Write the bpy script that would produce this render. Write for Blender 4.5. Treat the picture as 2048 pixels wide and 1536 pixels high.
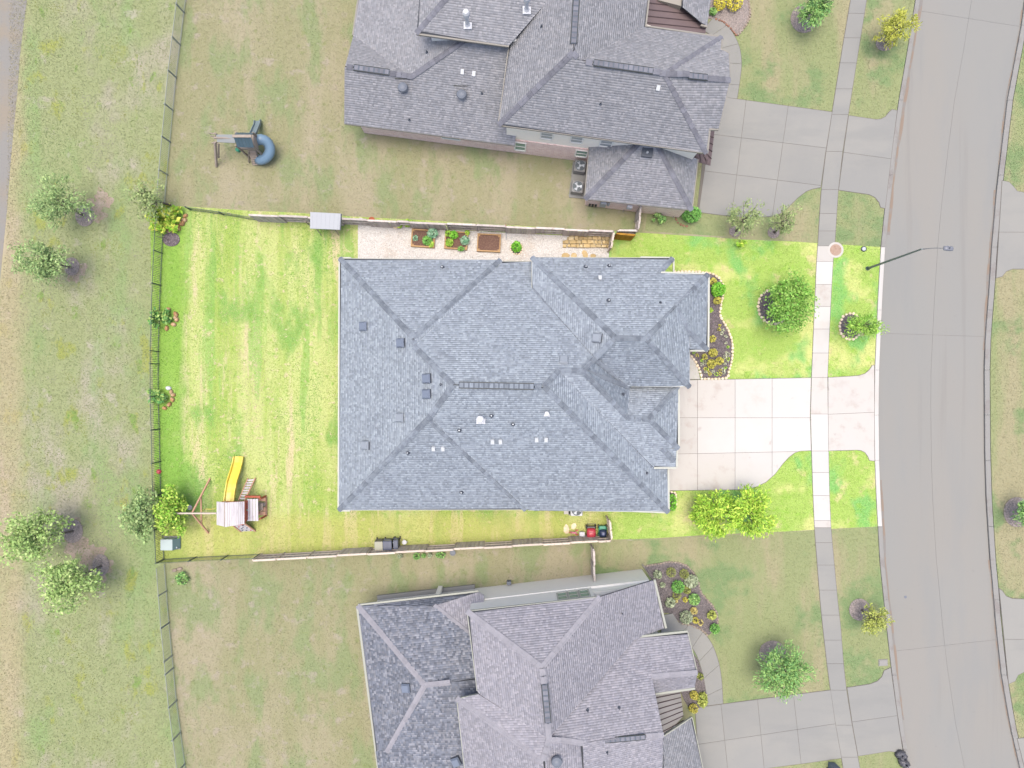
import bpy, math, random
import numpy as np
from mathutils import Vector, Matrix
from mathutils.geometry import tessellate_polygon, intersect_ray_tri
random.seed(7); rng = np.random.default_rng(7)
for o in list(bpy.data.objects): bpy.data.objects.remove(o)
SC = bpy.context.scene; COL = SC.collection
# ------------------------------------------------------------------ camera, light, exposure
H = 50.0; S = 28.0                       # camera height (m), photograph pixels per metre on the ground
cam = bpy.data.objects.new('camera', bpy.data.cameras.new('camera')); COL.objects.link(cam)
cam.location = (0, 0, H); cam.data.sensor_width = 36; cam.data.lens = 36*H/(2048/S)
cam.data.clip_end = 2000; SC.camera = cam
wd = bpy.data.worlds.new('World'); SC.world = wd; wd.use_nodes = True
nt = wd.node_tree; bg = nt.nodes['Background']; sky = nt.nodes.new('ShaderNodeTexSky')
SUN_EL, SUN_AZ = math.radians(86), math.radians(-60)     # azimuth clockwise from north
sky.sky_type = 'NISHITA'; sky.sun_disc = False; sky.sun_elevation = SUN_EL; sky.sun_rotation = SUN_AZ
sky.dust_density = 5.0; sky.air_density = 1.0; sky.ozone_density = 1.0
nt.links.new(sky.outputs[0], bg.inputs[0]); bg.inputs[1].default_value = 0.12
sl = bpy.data.lights.new('sun', 'SUN'); sl.energy = 1.2; sl.angle = math.radians(35); sl.color = (1, .93, .82)
so = bpy.data.objects.new('sun', sl); COL.objects.link(so); so.location = (0, 0, 60)
sd = Vector((math.sin(SUN_AZ)*math.cos(SUN_EL), math.cos(SUN_AZ)*math.cos(SUN_EL), math.sin(SUN_EL)))
so.rotation_euler = sd.to_track_quat('Z', 'Y').to_euler()
SC.view_settings.view_transform = 'Standard'; SC.view_settings.look = 'None'
SC.view_settings.exposure = 1.25; SC.view_settings.gamma = 1
SC.view_settings.use_curve_mapping = False
# ------------------------------------------------------------------ helpers
def W(px, py, z=0.0):
    k = (1-z/H)/S
    return Vector(((px-1024)*k, (768-py)*k, z))
def tag(o, label=None, cat=None, group=None, kind=None):
    if label: o['label'] = label
    if cat: o['category'] = cat
    if group: o['group'] = group
    if kind: o['kind'] = kind
    return o
def thing(name, loc, label, cat, group=None, rz=0):
    o = bpy.data.objects.new(name, None); COL.objects.link(o); o.location = loc
    o.rotation_euler = (0, 0, rz); o.empty_display_size = .2
    return tag(o, label, cat, group)
def struct(name, loc=(0, 0, 0)):
    o = bpy.data.objects.new(name, None); COL.objects.link(o); o.location = loc
    return tag(o, kind='structure')
def link(name, me, parent=None, loc=None, rot=None):
    o = bpy.data.objects.new(name, me); COL.objects.link(o)
    if parent is not None: o.parent = parent
    if loc is not None: o.location = loc
    if rot is not None: o.rotation_euler = rot
    return o
def npmesh(name, verts, faces, mats, fmat=None):
    """verts (N,3); faces (M,k) all the same size"""
    verts = np.asarray(verts, np.float32); faces = np.asarray(faces, np.int32)
    me = bpy.data.meshes.new(name); n, k = faces.shape
    me.vertices.add(len(verts)); me.vertices.foreach_set('co', verts.ravel())
    me.loops.add(n*k); me.loops.foreach_set('vertex_index', faces.ravel())
    me.polygons.add(n); me.polygons.foreach_set('loop_start', np.arange(0, n*k, k, dtype=np.int32))
    if fmat is not None: me.polygons.foreach_set('material_index', np.asarray(fmat, np.int32))
    for m in (mats if isinstance(mats, (list, tuple)) else [mats]): me.materials.append(m)
    me.update(calc_edges=True); return me
class MB:
    def __init__(s): s.v = []; s.f = []
    def add(s, vs, fs):
        b = len(s.v); s.v += [tuple(v) for v in vs]; s.f += [tuple(i+b for i in f) for f in fs]; return s
    def box(s, c, d, rz=0, M=None):
        M = M or Matrix.Translation(c) @ Matrix.Rotation(rz, 4, 'Z')
        vs = [M @ Vector((x*d[0]/2, y*d[1]/2, z*d[2]/2)) for z in (-1, 1) for x, y in ((-1, -1), (1, -1), (1, 1), (-1, 1))]
        return s.add(vs, [(3, 2, 1, 0), (4, 5, 6, 7), (0, 1, 5, 4), (1, 2, 6, 5), (2, 3, 7, 6), (3, 0, 4, 7)])
    def beam(s, a, b, w, h, up=(0, 0, 1)):
        a = Vector(a); b = Vector(b); d = b-a; L = d.length; x = d/L; u = Vector(up)
        if abs(x.dot(u)) > .98: u = Vector((0, 1, 0))
        y = u.cross(x).normalized(); z = x.cross(y); c = (a+b)/2
        M = Matrix(((x.x, y.x, z.x, c.x), (x.y, y.y, z.y, c.y), (x.z, y.z, z.z, c.z), (0, 0, 0, 1)))
        return s.box(None, (L, w, h), M=M)
    def prism(s, poly, z0, z1):
        n = len(poly)
        A = sum(poly[i][0]*poly[(i+1) % n][1]-poly[(i+1) % n][0]*poly[i][1] for i in range(n))
        if A < 0: poly = poly[::-1]
        vs = [(p[0], p[1], z0) for p in poly]+[(p[0], p[1], z1) for p in poly]
        return s.add(vs, [tuple(range(n, 2*n)), tuple(range(n-1, -1, -1))]+[(i, (i+1) % n, (i+1) % n+n, i+n) for i in range(n)])
    def tube(s, pts, rs, n=8, cap=True):
        pts = [Vector(p) for p in pts]; vs = []; fs = []
        for i, p in enumerate(pts):
            d = (pts[min(i+1, len(pts)-1)]-pts[max(i-1, 0)]).normalized()
            u = Vector((0, 0, 1)) if abs(d.z) < .9 else Vector((1, 0, 0))
            a = d.cross(u).normalized(); b = d.cross(a)
            r = rs[i] if hasattr(rs, '__len__') else rs
            vs += [p+(a*math.cos(t)+b*math.sin(t))*r for t in [2*math.pi*k/n for k in range(n)]]
        for i in range(len(pts)-1):
            fs += [(i*n+k, i*n+(k+1) % n, (i+1)*n+(k+1) % n, (i+1)*n+k) for k in range(n)]
        if cap: fs += [tuple(range(n-1, -1, -1)), tuple(range((len(pts)-1)*n, len(pts)*n))]
        return s.add(vs, fs)
    def lathe(s, prof, c=(0, 0, 0), n=16):
        vs = []; fs = []; m = len(prof)
        for r, z in prof: vs += [(c[0]+r*math.cos(2*math.pi*k/n), c[1]+r*math.sin(2*math.pi*k/n), c[2]+z) for k in range(n)]
        for i in range(m-1): fs += [(i*n+k, i*n+(k+1) % n, (i+1)*n+(k+1) % n, (i+1)*n+k) for k in range(n)]
        fs += [tuple(range((m-1)*n, m*n)), tuple(range(n-1, -1, -1))]
        return s.add(vs, fs)
    def mesh(s, name, mat):
        me = bpy.data.meshes.new(name); me.from_pydata(s.v, [], s.f); me.materials.append(mat); me.update(); return me
    def build(s, name, mat, parent=None, loc=None, bevel=0, smooth=False):
        me = s.mesh(name, mat)
        if smooth: me.polygons.foreach_set('use_smooth', [True]*len(me.polygons))
        o = link(name, me, parent, loc)
        if bevel:
            b = o.modifiers.new('bevel', 'BEVEL'); b.width = bevel; b.segments = 2; b.limit_method = 'ANGLE'
        return o
def inside(poly, X, Y):
    r = np.zeros(X.shape, bool); n = len(poly)
    for i in range(n):
        x0, y0 = poly[i][0], poly[i][1]; x1, y1 = poly[(i+1) % n][0], poly[(i+1) % n][1]
        if y0 == y1: continue
        r ^= ((y0 > Y) != (y1 > Y)) & (X < (x1-x0)*(Y-y0)/(y1-y0)+x0)
    return r
def clip(poly, cell):
    """Sutherland-Hodgman: poly by convex cell"""
    n = len(cell); A = sum(cell[i][0]*cell[(i+1) % n][1]-cell[(i+1) % n][0]*cell[i][1] for i in range(n))
    sg = 1 if A > 0 else -1; out = [tuple(p) for p in poly]
    for i in range(n):
        a = cell[i]; b = cell[(i+1) % n]; inp = out; out = []
        f = lambda p: sg*((b[0]-a[0])*(p[1]-a[1])-(b[1]-a[1])*(p[0]-a[0]))
        for j in range(len(inp)):
            p = inp[j]; q = inp[(j+1) % len(inp)]; fp, fq = f(p), f(q)
            if fp >= 0: out.append(p)
            if fp*fq < 0:
                t = fp/(fp-fq); out.append((p[0]+(q[0]-p[0])*t, p[1]+(q[1]-p[1])*t))
        if not out: return []
    r = []
    for p in out:
        if not r or (p[0]-r[-1][0])**2+(p[1]-r[-1][1])**2 > .01: r.append(p)
    while len(r) > 1 and (r[0][0]-r[-1][0])**2+(r[0][1]-r[-1][1])**2 <= .01: r.pop()
    return r
def inset(poly, d):
    n = len(poly); A = sum(poly[i][0]*poly[(i+1) % n][1]-poly[(i+1) % n][0]*poly[i][1] for i in range(n))
    sg = 1 if A > 0 else -1; out = []
    for i in range(n):
        p = Vector(poly[i][:2]); e0 = (p-Vector(poly[i-1][:2])); e1 = (Vector(poly[(i+1) % n][:2])-p)
        if e0.length < 1e-6 or e1.length < 1e-6: out.append((p.x, p.y)); continue
        e0.normalize(); e1.normalize()
        n0 = Vector((-e0.y, e0.x))*sg; n1 = Vector((-e1.y, e1.x))*sg
        m = n0+n1
        if m.length < .3: m = n0
        else: m = m/max(.35, m.length_squared/2)
        q = p+m*d; out.append((q.x, q.y))
    return out
def smooth_poly(pts, it=2, closed=False):
    for _ in range(it):
        q = []
        n = len(pts)
        rngi = range(n) if closed else range(n-1)
        if not closed: q.append(pts[0])
        for i in rngi:
            a, b = pts[i], pts[(i+1) % n]
            q += [(a[0]*.75+b[0]*.25, a[1]*.75+b[1]*.25), (a[0]*.25+b[0]*.75, a[1]*.25+b[1]*.75)]
        if not closed: q.append(pts[-1])
        pts = q
    return pts
def wp(poly, z=0): return [W(p[0], p[1], z).to_tuple() for p in poly]
# ------------------------------------------------------------------ materials
MATS = {}
def mat(name, base, layers=(), rough=.85, jit=0, jitc=None, obj=0, bump=None, metal=0, spec=.3, bands=(), trans=0):
    if name in MATS: return MATS[name]
    m = bpy.data.materials.new(name); m.use_nodes = True; MATS[name] = m
    t = m.node_tree; N = t.nodes; L = t.links; b = N['Principled BSDF']
    b.inputs['Roughness'].default_value = rough; b.inputs['Metallic'].default_value = metal
    b.inputs['Specular IOR Level'].default_value = spec
    geo = N.new('ShaderNodeNewGeometry')
    rgb = N.new('ShaderNodeRGB'); rgb.outputs[0].default_value = (*base, 1); cur = rgb.outputs[0]
    def noise(sc, st, d, seed):
        mp = N.new('ShaderNodeMapping'); mp.inputs['Scale'].default_value = st; mp.inputs['Location'].default_value = (seed*7.3, seed*3.1, seed)
        L.new(geo.outputs['Position'], mp.inputs[0])
        nz = N.new('ShaderNodeTexNoise'); nz.inputs['Scale'].default_value = sc; nz.inputs['Detail'].default_value = d
        nz.inputs['Roughness'].default_value = .6
        L.new(mp.outputs[0], nz.inputs['Vector']); return nz.outputs[0]
    def mix(fac, c, mode='MIX'):
        nonlocal cur
        x = N.new('ShaderNodeMix'); x.data_type = 'RGBA'; x.blend_type = mode
        if hasattr(fac, 'links'): L.new(fac, x.inputs[0])
        else: x.inputs[0].default_value = fac
        L.new(cur, x.inputs[6])
        if hasattr(c, 'links'): L.new(c, x.inputs[7])
        else: x.inputs[7].default_value = (*c, 1)
        cur = x.outputs[2]
    def rangenode(v, lo, hi, amt):
        r = N.new('ShaderNodeMapRange'); r.interpolation_type = 'SMOOTHSTEP'
        r.inputs[1].default_value = lo; r.inputs[2].default_value = hi; r.inputs[4].default_value = amt
        L.new(v, r.inputs[0]); return r.outputs[0]
    for i, ly in enumerate(layers):
        c, sc, st, lo, hi, amt = ly[:6]; d = ly[6] if len(ly) > 6 else 4
        mix(rangenode(noise(sc, st, d, i+1+len(name)), lo, hi, amt), c)
    for axis, lo, hi, c, amt in bands:       # a band of different growth or wear along one axis, ragged by noise
        sp = N.new('ShaderNodeSeparateXYZ'); L.new(geo.outputs['Position'], sp.inputs[0])
        ad = N.new('ShaderNodeMath'); ad.operation = 'MULTIPLY_ADD'; L.new(noise(.9, (1, .5, 1), 4, 5), ad.inputs[0])
        ad.inputs[1].default_value = 1.6; L.new(sp.outputs[axis], ad.inputs[2])
        mix(rangenode(ad.outputs[0], lo+.8, hi+.8, amt), c)
    if jitc: 
        mix(rangenode(geo.outputs['Random Per Island'], jitc[1], jitc[2], 1), jitc[0])
    if jit or obj:
        src = geo.outputs['Random Per Island'] if jit else N.new('ShaderNodeObjectInfo').outputs['Random']
        if jit:   # decorrelate from the colour choice
            q = N.new('ShaderNodeMath'); q.operation = 'MULTIPLY'; q.inputs[1].default_value = 37.7; L.new(src, q.inputs[0])
            q2 = N.new('ShaderNodeMath'); q2.operation = 'FRACT'; L.new(q.outputs[0], q2.inputs[0]); src = q2.outputs[0]
        a = jit or obj
        r = N.new('ShaderNodeMapRange'); L.new(src, r.inputs[0]); r.inputs[3].default_value = 1-a; r.inputs[4].default_value = 1+a
        v = N.new('ShaderNodeVectorMath'); v.operation = 'SCALE'; L.new(cur, v.inputs[0]); L.new(r.outputs[0], v.inputs['Scale']); cur = v.outputs[0]
    L.new(cur, b.inputs['Base Color'])
    if bump:
        bn = N.new('ShaderNodeBump'); bn.inputs['Strength'].default_value = bump[1]; bn.inputs['Distance'].default_value = bump[2] if len(bump) > 2 else .02
        L.new(noise(bump[0], (1, 1, 1), 5, 11), bn.inputs['Height']); L.new(bn.outputs[0], b.inputs['Normal'])
    if trans: 
        b.inputs['Transmission Weight'].default_value = 0
        b.inputs['Subsurface Weight'].default_value = 0
    return m
U = (1, 1, 1); NS = (1, .22, 1); EW = (.25, 1, 1)
def lawn_mat(name, jit):
    return mat(name, (.25, .335, .078), [
        ((.37, .41, .165), .5, (1, .1, 1), .42, .58, .95), ((.47, .39, .26), .9, (1, .1, 1), .53, .64, .85, 6), ((.17, .32, .075), .7, (1, .09, 1), .54, .63, .75, 4),
        ((.13, .275, .06), .28, (1, .5, 1), .52, .64, .9), ((.46, .38, .26), 2.4, U, .57, .69, .8, 5),
        ((.15, .30, .04), 2.1, U, .56, .68, .75, 5), ((.42, .44, .2), 14, U, .5, .72, .7, 5), ((.1, .2, .03), 22, U, .56, .74, .5, 5)],
        rough=.95, jit=jit, bump=(30, .5, .03), spec=.1,
        bands=[(0, W(372, 0).x+.6, W(360, 0).x-.2, (.16, .30, .05), .75), (1, W(0, 1020).y+.3, W(0, 1040).y-.2, (.34, .33, .11), .55)])
def lot_front_mat(name, jit):
    return mat(name, (.255, .37, .085), [
        ((.42, .45, .17), .3, U, .47, .64, .95, 3), ((.15, .35, .1), .33, (1, .7, 1), .5, .62, .9, 3), ((.46, .40, .22), .9, U, .56, .7, .7, 5),
        ((.2, .36, .05), 1.3, U, .54, .68, .6, 5), ((.42, .46, .2), 14, U, .5, .72, .6, 5), ((.13, .25, .04), 22, U, .56, .74, .45, 5)],
        rough=.95, jit=jit, bump=(30, .5, .03), spec=.1)
def yard_mat(name, jit):  # grey veil around the lot is painted into this grass colour
    return mat(name, (0.215, 0.212, 0.122), [
        ((0.263, 0.239, 0.165), .3, NS, .4, .62, .9), ((0.173, 0.212, 0.104), .5, (1, .4, 1), .48, .62, .9), ((0.284, 0.249, 0.213), 1.0, U, .55, .7, .65, 5),
        ((0.147, 0.180, 0.067), 2.2, U, .57, .7, .55, 5), ((0.263, 0.254, 0.171), 16, U, .5, .72, .6, 5), ((0.137, 0.143, 0.079), 24, U, .56, .74, .4, 5)],
        rough=.95, jit=jit, bump=(30, .4, .03), spec=.1)
def front_mat(name, jit):  # front grass outside the lot, same veil mixed into its colours
    return mat(name, (0.196, 0.225, 0.110), [
        ((0.260, 0.235, 0.150), .4, NS, .43, .63, .85), ((0.133, 0.198, 0.088), .35, U, .5, .64, .9), ((0.265, 0.257, 0.175), 16, U, .5, .72, .6, 5),
        ((0.127, 0.150, 0.075), 24, U, .56, .74, .4, 5)], rough=.95, jit=jit, bump=(30, .4, .03), spec=.1)
def meadow_mat(name, jit):  # meadow grass with the haze painted into its colours
    return mat(name, (0.212, 0.242, 0.122), [
        ((0.286, 0.260, 0.220), .22, (1, .6, 1), .5, .68, .75), ((0.175, 0.249, 0.104), .3, (1, .5, 1), .5, .66, .85), ((0.212, 0.239, 0.061), .7, (1, .6, 1), .58, .68, .9, 5),
        ((0.133, 0.212, 0.055), .9, (1, .6, 1), .61, .7, .95, 5), ((0.329, 0.292, 0.268), .8, U, .6, .72, .55, 7), ((0.265, 0.254, 0.171), 12, U, .5, .72, .6, 5), ((0.133, 0.154, 0.073), 22, U, .56, .74, .4, 5)],
        rough=.95, jit=jit, bump=(20, .5, .04), spec=.1,
        bands=[(0, W(58, 0).x+.4, W(25, 0).x-.2, (0.329, 0.265, 0.183), .55)])
LOTF, LOTFB = lot_front_mat('lot_front_grass', 0), lot_front_mat('lot_front_blade', .2)
LAWN, YARD, FRONT, MEADOW = lawn_mat('lawn', 0), yard_mat('yard_grass', 0), front_mat('front_grass', 0), meadow_mat('meadow', 0)
LAWNB, YARDB, FRONTB, MEADOWB = lawn_mat('lawn_blade', .22), yard_mat('yard_blade', .18), front_mat('front_blade', .18), meadow_mat('meadow_blade', .18)
CONC = mat('old_concrete', (0.199, 0.200, 0.193), [((0.218, 0.216, 0.202), .25, U, .4, .65, .8), ((0.180, 0.183, 0.178), .6, EW, .5, .7, .6), ((0.164, 0.164, 0.156), 5, U, .6, .75, .35, 6), ((0.230, 0.231, 0.222), 40, U, .5, .7, .35)], rough=.9, obj=.025, bump=(60, .25, .01))  # concrete outside the lot, grey haze painted into its colour
ROADM = mat('road_concrete', (0.192, 0.193, 0.185), [((0.202, 0.195, 0.180), .12, (1, .3, 1), .42, .62, .8), ((0.178, 0.183, 0.182), .5, (1, .2, 1), .5, .7, .5), ((0.158, 0.157, 0.150), 3, U, .64, .78, .4, 6), ((0.215, 0.216, 0.209), 40, U, .5, .7, .35), ((0.168, 0.164, 0.156), 1.1, (1, .04, 1), .56, .7, .45, 5), ((0.115, 0.106, 0.099), 1.6, U, .73, .78, .6, 6)], rough=.9, obj=.015, bump=(60, .25, .01))  # road colour includes the painted haze
KERBM = mat('kerb_concrete', (0.201, 0.199, 0.192), [((0.165, 0.148, 0.142), .8, U, .5, .66, .7, 6), ((0.221, 0.223, 0.215), 9, U, .5, .7, .5)], rough=.9, bump=(40, .3, .01))  # kerb outside the lot, haze put into the colour
WCONC = mat('clean_concrete', (.4, .39, .375), [((.37, .33, .3), .5, U, .52, .7, .6, 6), ((.42, .41, .40), .3, U, .45, .7, .7), ((.24, .19, .165), 1.4, U, .63, .78, .5, 7), ((.42, .41, .40), 30, U, .5, .7, .4)], rough=.9, obj=.05, bump=(60, .25, .01))  # lot concrete, without the haze painted into the outer slabs
WCONC2 = mat('stained_concrete', (0.381, 0.366, 0.346), [((0.319, 0.281, 0.254), 1.0, U, .5, .7, .7, 7), ((0.381, 0.366, 0.352), .5, U, .45, .7, .8), ((0.206, 0.170, 0.157), 1.8, U, .64, .78, .5, 8)], rough=.9, obj=.04, bump=(60, .25, .01))
JOINT = mat('joint_soil', (.125, .115, .103), rough=1)
SHI = mat('blue_grey_shingle', (0.231, 0.262, 0.303), [((0.197, 0.223, 0.263), .5, U, .45, .65, .5), ((0.258, 0.289, 0.328), 1.7, U, .5, .7, .4)], rough=.95, jit=.17, jitc=((0.271, 0.306, 0.348), .45, .75), bump=(120, .3, .01))
SHIN = mat('dull_grey_shingle', (0.209, 0.214, 0.233), [((0.182, 0.188, 0.208), .5, U, .45, .65, .5), ((0.231, 0.232, 0.246), 1.7, U, .5, .7, .4)], rough=.95, jit=.13, jitc=((0.246, 0.247, 0.264), .5, .8), bump=(120, .3, .01))  # north roof, haze put into the shingle colour
SHIS = mat('mauve_grey_shingle', (0.225, 0.223, 0.253), [((0.196, 0.196, 0.229), .5, U, .45, .65, .5), ((0.247, 0.241, 0.270), 1.7, U, .5, .7, .4)], rough=.95, jit=.14, jitc=((0.259, 0.253, 0.281), .5, .8), bump=(120, .3, .01))  # south roof, haze put into the shingle colour
SHID = mat('weathered_dark_shingle', (0.129, 0.141, 0.172), [((0.106, 0.119, 0.150), .5, U, .45, .65, .6), ((0.151, 0.160, 0.185), 1.7, U, .5, .7, .5)], rough=.95, jit=.28, jitc=((0.179, 0.187, 0.213), .55, .8), bump=(120, .3, .01))
CAPM = mat('cap_shingle', (0.161, 0.185, 0.217), [((0.104, 0.120, 0.148), 3, U, .45, .6, .7)], rough=.95, obj=.2, bump=(120, .3, .01))
CAPN = mat('dull_cap_shingle', (0.138, 0.142, 0.167), [((0.103, 0.106, 0.127), 3, U, .45, .6, .6)], rough=.95, obj=.16, bump=(120, .3, .01))  # neighbour ridge caps, haze painted in like their shingles
CAPS_ = mat('mauve_cap_shingle', (0.226, 0.223, 0.249), [((0.201, 0.201, 0.227), 3, U, .45, .6, .6)], rough=.95, obj=.06, bump=(120, .3, .01))
DECK = mat('roof_felt', (.05, .055, .065), rough=1)
TRIM = mat('white_trim', (.36, .37, .33), [((.3, .31, .27), 2, U, .5, .7, .5)], rough=.6)
TRIMN = mat('beige_trim', (.2, .19, .17), [((.17, .16, .14), 2, U, .5, .7, .5)], rough=.6)
SIDINGN = mat('cream_siding', (.85, .8, .7), [((.8, .75, .66), 1.5, (1, 1, 6), .5, .7, .4)], rough=.8)
SIDING = mat('pale_siding', (0.725, 0.711, 0.667), [((0.638, 0.623, 0.587), 1.5, (1, 1, 6), .5, .7, .4)], rough=.8)
GLASS = mat('window_glass', (.17, .28, .22), rough=.25, spec=.5)
BLIND = mat('window_blind', (0.308, 0.330, 0.330), rough=.4, spec=.5)
TRIMS = mat('dull_white_trim', (.27, .28, .245), rough=.6)
SIDINGD = mat('beige_board', (.24, .225, .2), rough=.8)
DARK = mat('dark_metal', (.02, .025, .025), rough=.5)
IRON = mat('black_iron', (.06, .085, .07), rough=.5)
IRON2 = mat('grey_iron', (.21, .235, .22), rough=.5)  # black iron greyed by haze painted into the colour
GALV = mat('galvanised_metal', (.33, .36, .4), [((.25, .28, .32), 6, U, .5, .7, .5)], rough=.45, metal=.3)
GREYM = mat('grey_painted_metal', (.125, .14, .17), rough=.5)
DGREYM = mat('charcoal_metal', (.06, .07, .09), rough=.5)
WPLAS = mat('white_paint', (0.480, 0.492, 0.516), [((0.396, 0.408, 0.432), 3, U, .5, .7, .4)], rough=.6)
MULCH = mat('dark_mulch', (0.110, 0.091, 0.102), [((0.187, 0.160, 0.171), 9, U, .45, .62, .9, 6), ((0.055, 0.044, 0.053), 14, U, .5, .65, .9, 5), ((0.165, 0.132, 0.121), 25, U, .62, .7, .7)], rough=1, bump=(18, 1, .08))
MULCHS = mat('bed_mulch', (.13, .115, .118), [((.18, .16, .165), 9, U, .45, .62, .9, 6), ((.08, .07, .072), 14, U, .5, .65, .9, 5)], rough=1, bump=(18, 1, .08))
MULCHN = mat('dull_mulch', (0.253, 0.217, 0.204), [((0.347, 0.297, 0.277), 9, U, .45, .62, .9, 6), ((0.157, 0.131, 0.124), 14, U, .5, .65, .9, 5)], rough=1, bump=(18, 1, .08))  # mulch outside the lot, paled by the painted veil
SOIL = mat('brown_soil', (.13, .075, .058), [((.19, .12, .09), 9, U, .45, .65, .8, 5), ((.07, .045, .035), 17, U, .52, .68, .8)], rough=1, bump=(30, 1, .05))
GRAVEL = mat('white_gravel', (0.468, 0.449, 0.428), [((0.558, 0.548, 0.538), 10, U, .45, .6, .9, 6), ((0.260, 0.214, 0.180), 22, U, .61, .7, .8), ((0.390, 0.321, 0.261), .5, U, .5, .7, .5)], rough=.95, bump=(40, 1, .04))
PEB = mat('pebble', (0.495, 0.489, 0.477), rough=.9, jit=.25, jitc=((0.317, 0.278, 0.244), .8, .97))
STONE = mat('buff_stone', (0.574, 0.473, 0.338), [((0.709, 0.624, 0.506), 3, U, .45, .65, .7), ((0.371, 0.270, 0.169), 6, U, .6, .72, .7)], rough=.9, obj=.14, bump=(15, .6, .03))
STONEN = mat('dull_stone', (0.230, 0.189, 0.155), [((0.270, 0.230, 0.203), 3, U, .45, .65, .7), ((0.149, 0.115, 0.095), 6, U, .6, .72, .7)], rough=.9, obj=.14, bump=(15, .6, .03))
FLAG = mat('yellow_flagstone', (.36, .27, .135), [((.42, .36, .24), 2, U, .45, .65, .7), ((.25, .15, .06), 5, U, .6, .72, .7)], rough=.9, obj=.26, bump=(12, .6, .02))
ROCK = mat('orange_rock', (.3, .17, .08), [((.4, .3, .2), 2.5, U, .45, .62, .8), ((.15, .08, .04), 5, U, .58, .7, .7)], rough=.9, obj=.15, bump=(10, .7, .04))
BRICKED = mat('red_brick_edge', (.23, .12, .085), [((.16, .1, .07), 5, U, .5, .7, .7)], rough=.9, obj=.15)
WOODG = mat('weathered_wood', (0.380, 0.339, 0.316), [((0.460, 0.425, 0.402), 3, (1, 1, .2), .45, .65, .8), ((0.230, 0.190, 0.172), 6, (1, 1, .2), .56, .7, .8)], rough=.95, obj=.2, bump=(25, .4, .02))
WOODL = mat('pale_wood', (0.462, 0.396, 0.341), [((0.440, 0.396, 0.341), 3, U, .45, .65, .8), ((0.220, 0.154, 0.110), 6, U, .58, .7, .7)], rough=.9, obj=.12, bump=(25, .4, .02))
WOODO = mat('stained_cedar', (.33, .17, .02), [((.2, .095, .01), 4, (1, 1, .2), .5, .65, .8)], rough=.8, obj=.2)
CEDAR = mat('bed_plank_wood', (.36, .235, .12), [((.26, .15, .065), 5, U, .52, .68, .7)], rough=.85, obj=.08)
REDW = mat('redwood_stain', (.33, .085, .05), [((.26, .12, .08), 4, U, .5, .68, .7)], rough=.8, obj=.1)
PINKW = mat('faded_redwood', (0.429, 0.247, 0.169), [((0.494, 0.351, 0.260), 4, U, .5, .68, .7)], rough=.85, obj=.1)
PLANKW = mat('white_plank', (0.468, 0.448, 0.461), [((0.351, 0.325, 0.351), 5, (1, .15, 1), .5, .66, .8), ((0.156, 0.117, 0.117), 7, U, .7, .76, .8)], rough=.9, obj=.1)
YELLOW = mat('yellow_plastic', (0.567, 0.439, 0.049), [((0.621, 0.524, 0.162), .9, U, .4, .6, .6)], rough=.35, spec=.5)
DRYW = mat('dull_timber', (0.232, 0.196, 0.167), [((0.290, 0.254, 0.217), 4, U, .5, .68, .7)], rough=.9, obj=.1)
BLUEP = mat('blue_plastic', (0.128, 0.203, 0.284), rough=.35, spec=.5)
TEALP = mat('teal_roof_panel', (0.060, 0.098, 0.128), [((0.083, 0.120, 0.150), 3, U, .5, .65, .6)], rough=.5)
GREENP = mat('green_plastic', (.01, .18, .11), rough=.4, spec=.5)
NAVYP = mat('navy_plastic', (.018, .03, .07), rough=.4, spec=.5)
REDP = mat('red_plastic', (.36, .035, .055), rough=.35, spec=.5)
PINKP = mat('pink_plastic', (.38, .11, .16), rough=.4, spec=.5)
TAUPE = mat('beige_lid', (.27, .27, .215), rough=.6)
BLACKP = mat('black_plastic', (.018, .018, .02), rough=.4, spec=.5)
TERRA = mat('terracotta', (.33, .1, .05), rough=.8)
PALEG = mat('pale_green_steel', (.3, .36, .36), rough=.5); PALEG2 = mat('grey_green_steel', (.13, .2, .22), rough=.5)
BROWNM = mat('brown_metal_roof', (.112, .083, .087), [((.13, .098, .1), .8, U, .45, .65, .7)], rough=.5)
BEIGEM = mat('beige_metal_roof', (.19, .18, .17), [((.205, .195, .19), .8, U, .45, .65, .7)], rough=.5)
SEAMM = mat('metal_seam', (.045, .03, .033), rough=.6)
BARK = mat('bark', (.12, .1, .085), [((.2, .18, .16), 5, U, .5, .65, .8)], rough=1)
BAG = mat('black_bag', (.06, .06, .07), [((.11, .11, .125), 4, U, .5, .65, .8)], rough=.35, spec=.5, bump=(6, 1, .1))
MANH = mat('rusty_cover', (.3, .215, .17), [((.22, .13, .09), 4, U, .5, .7, .7)], rough=.8)
BRICKW = None
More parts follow.
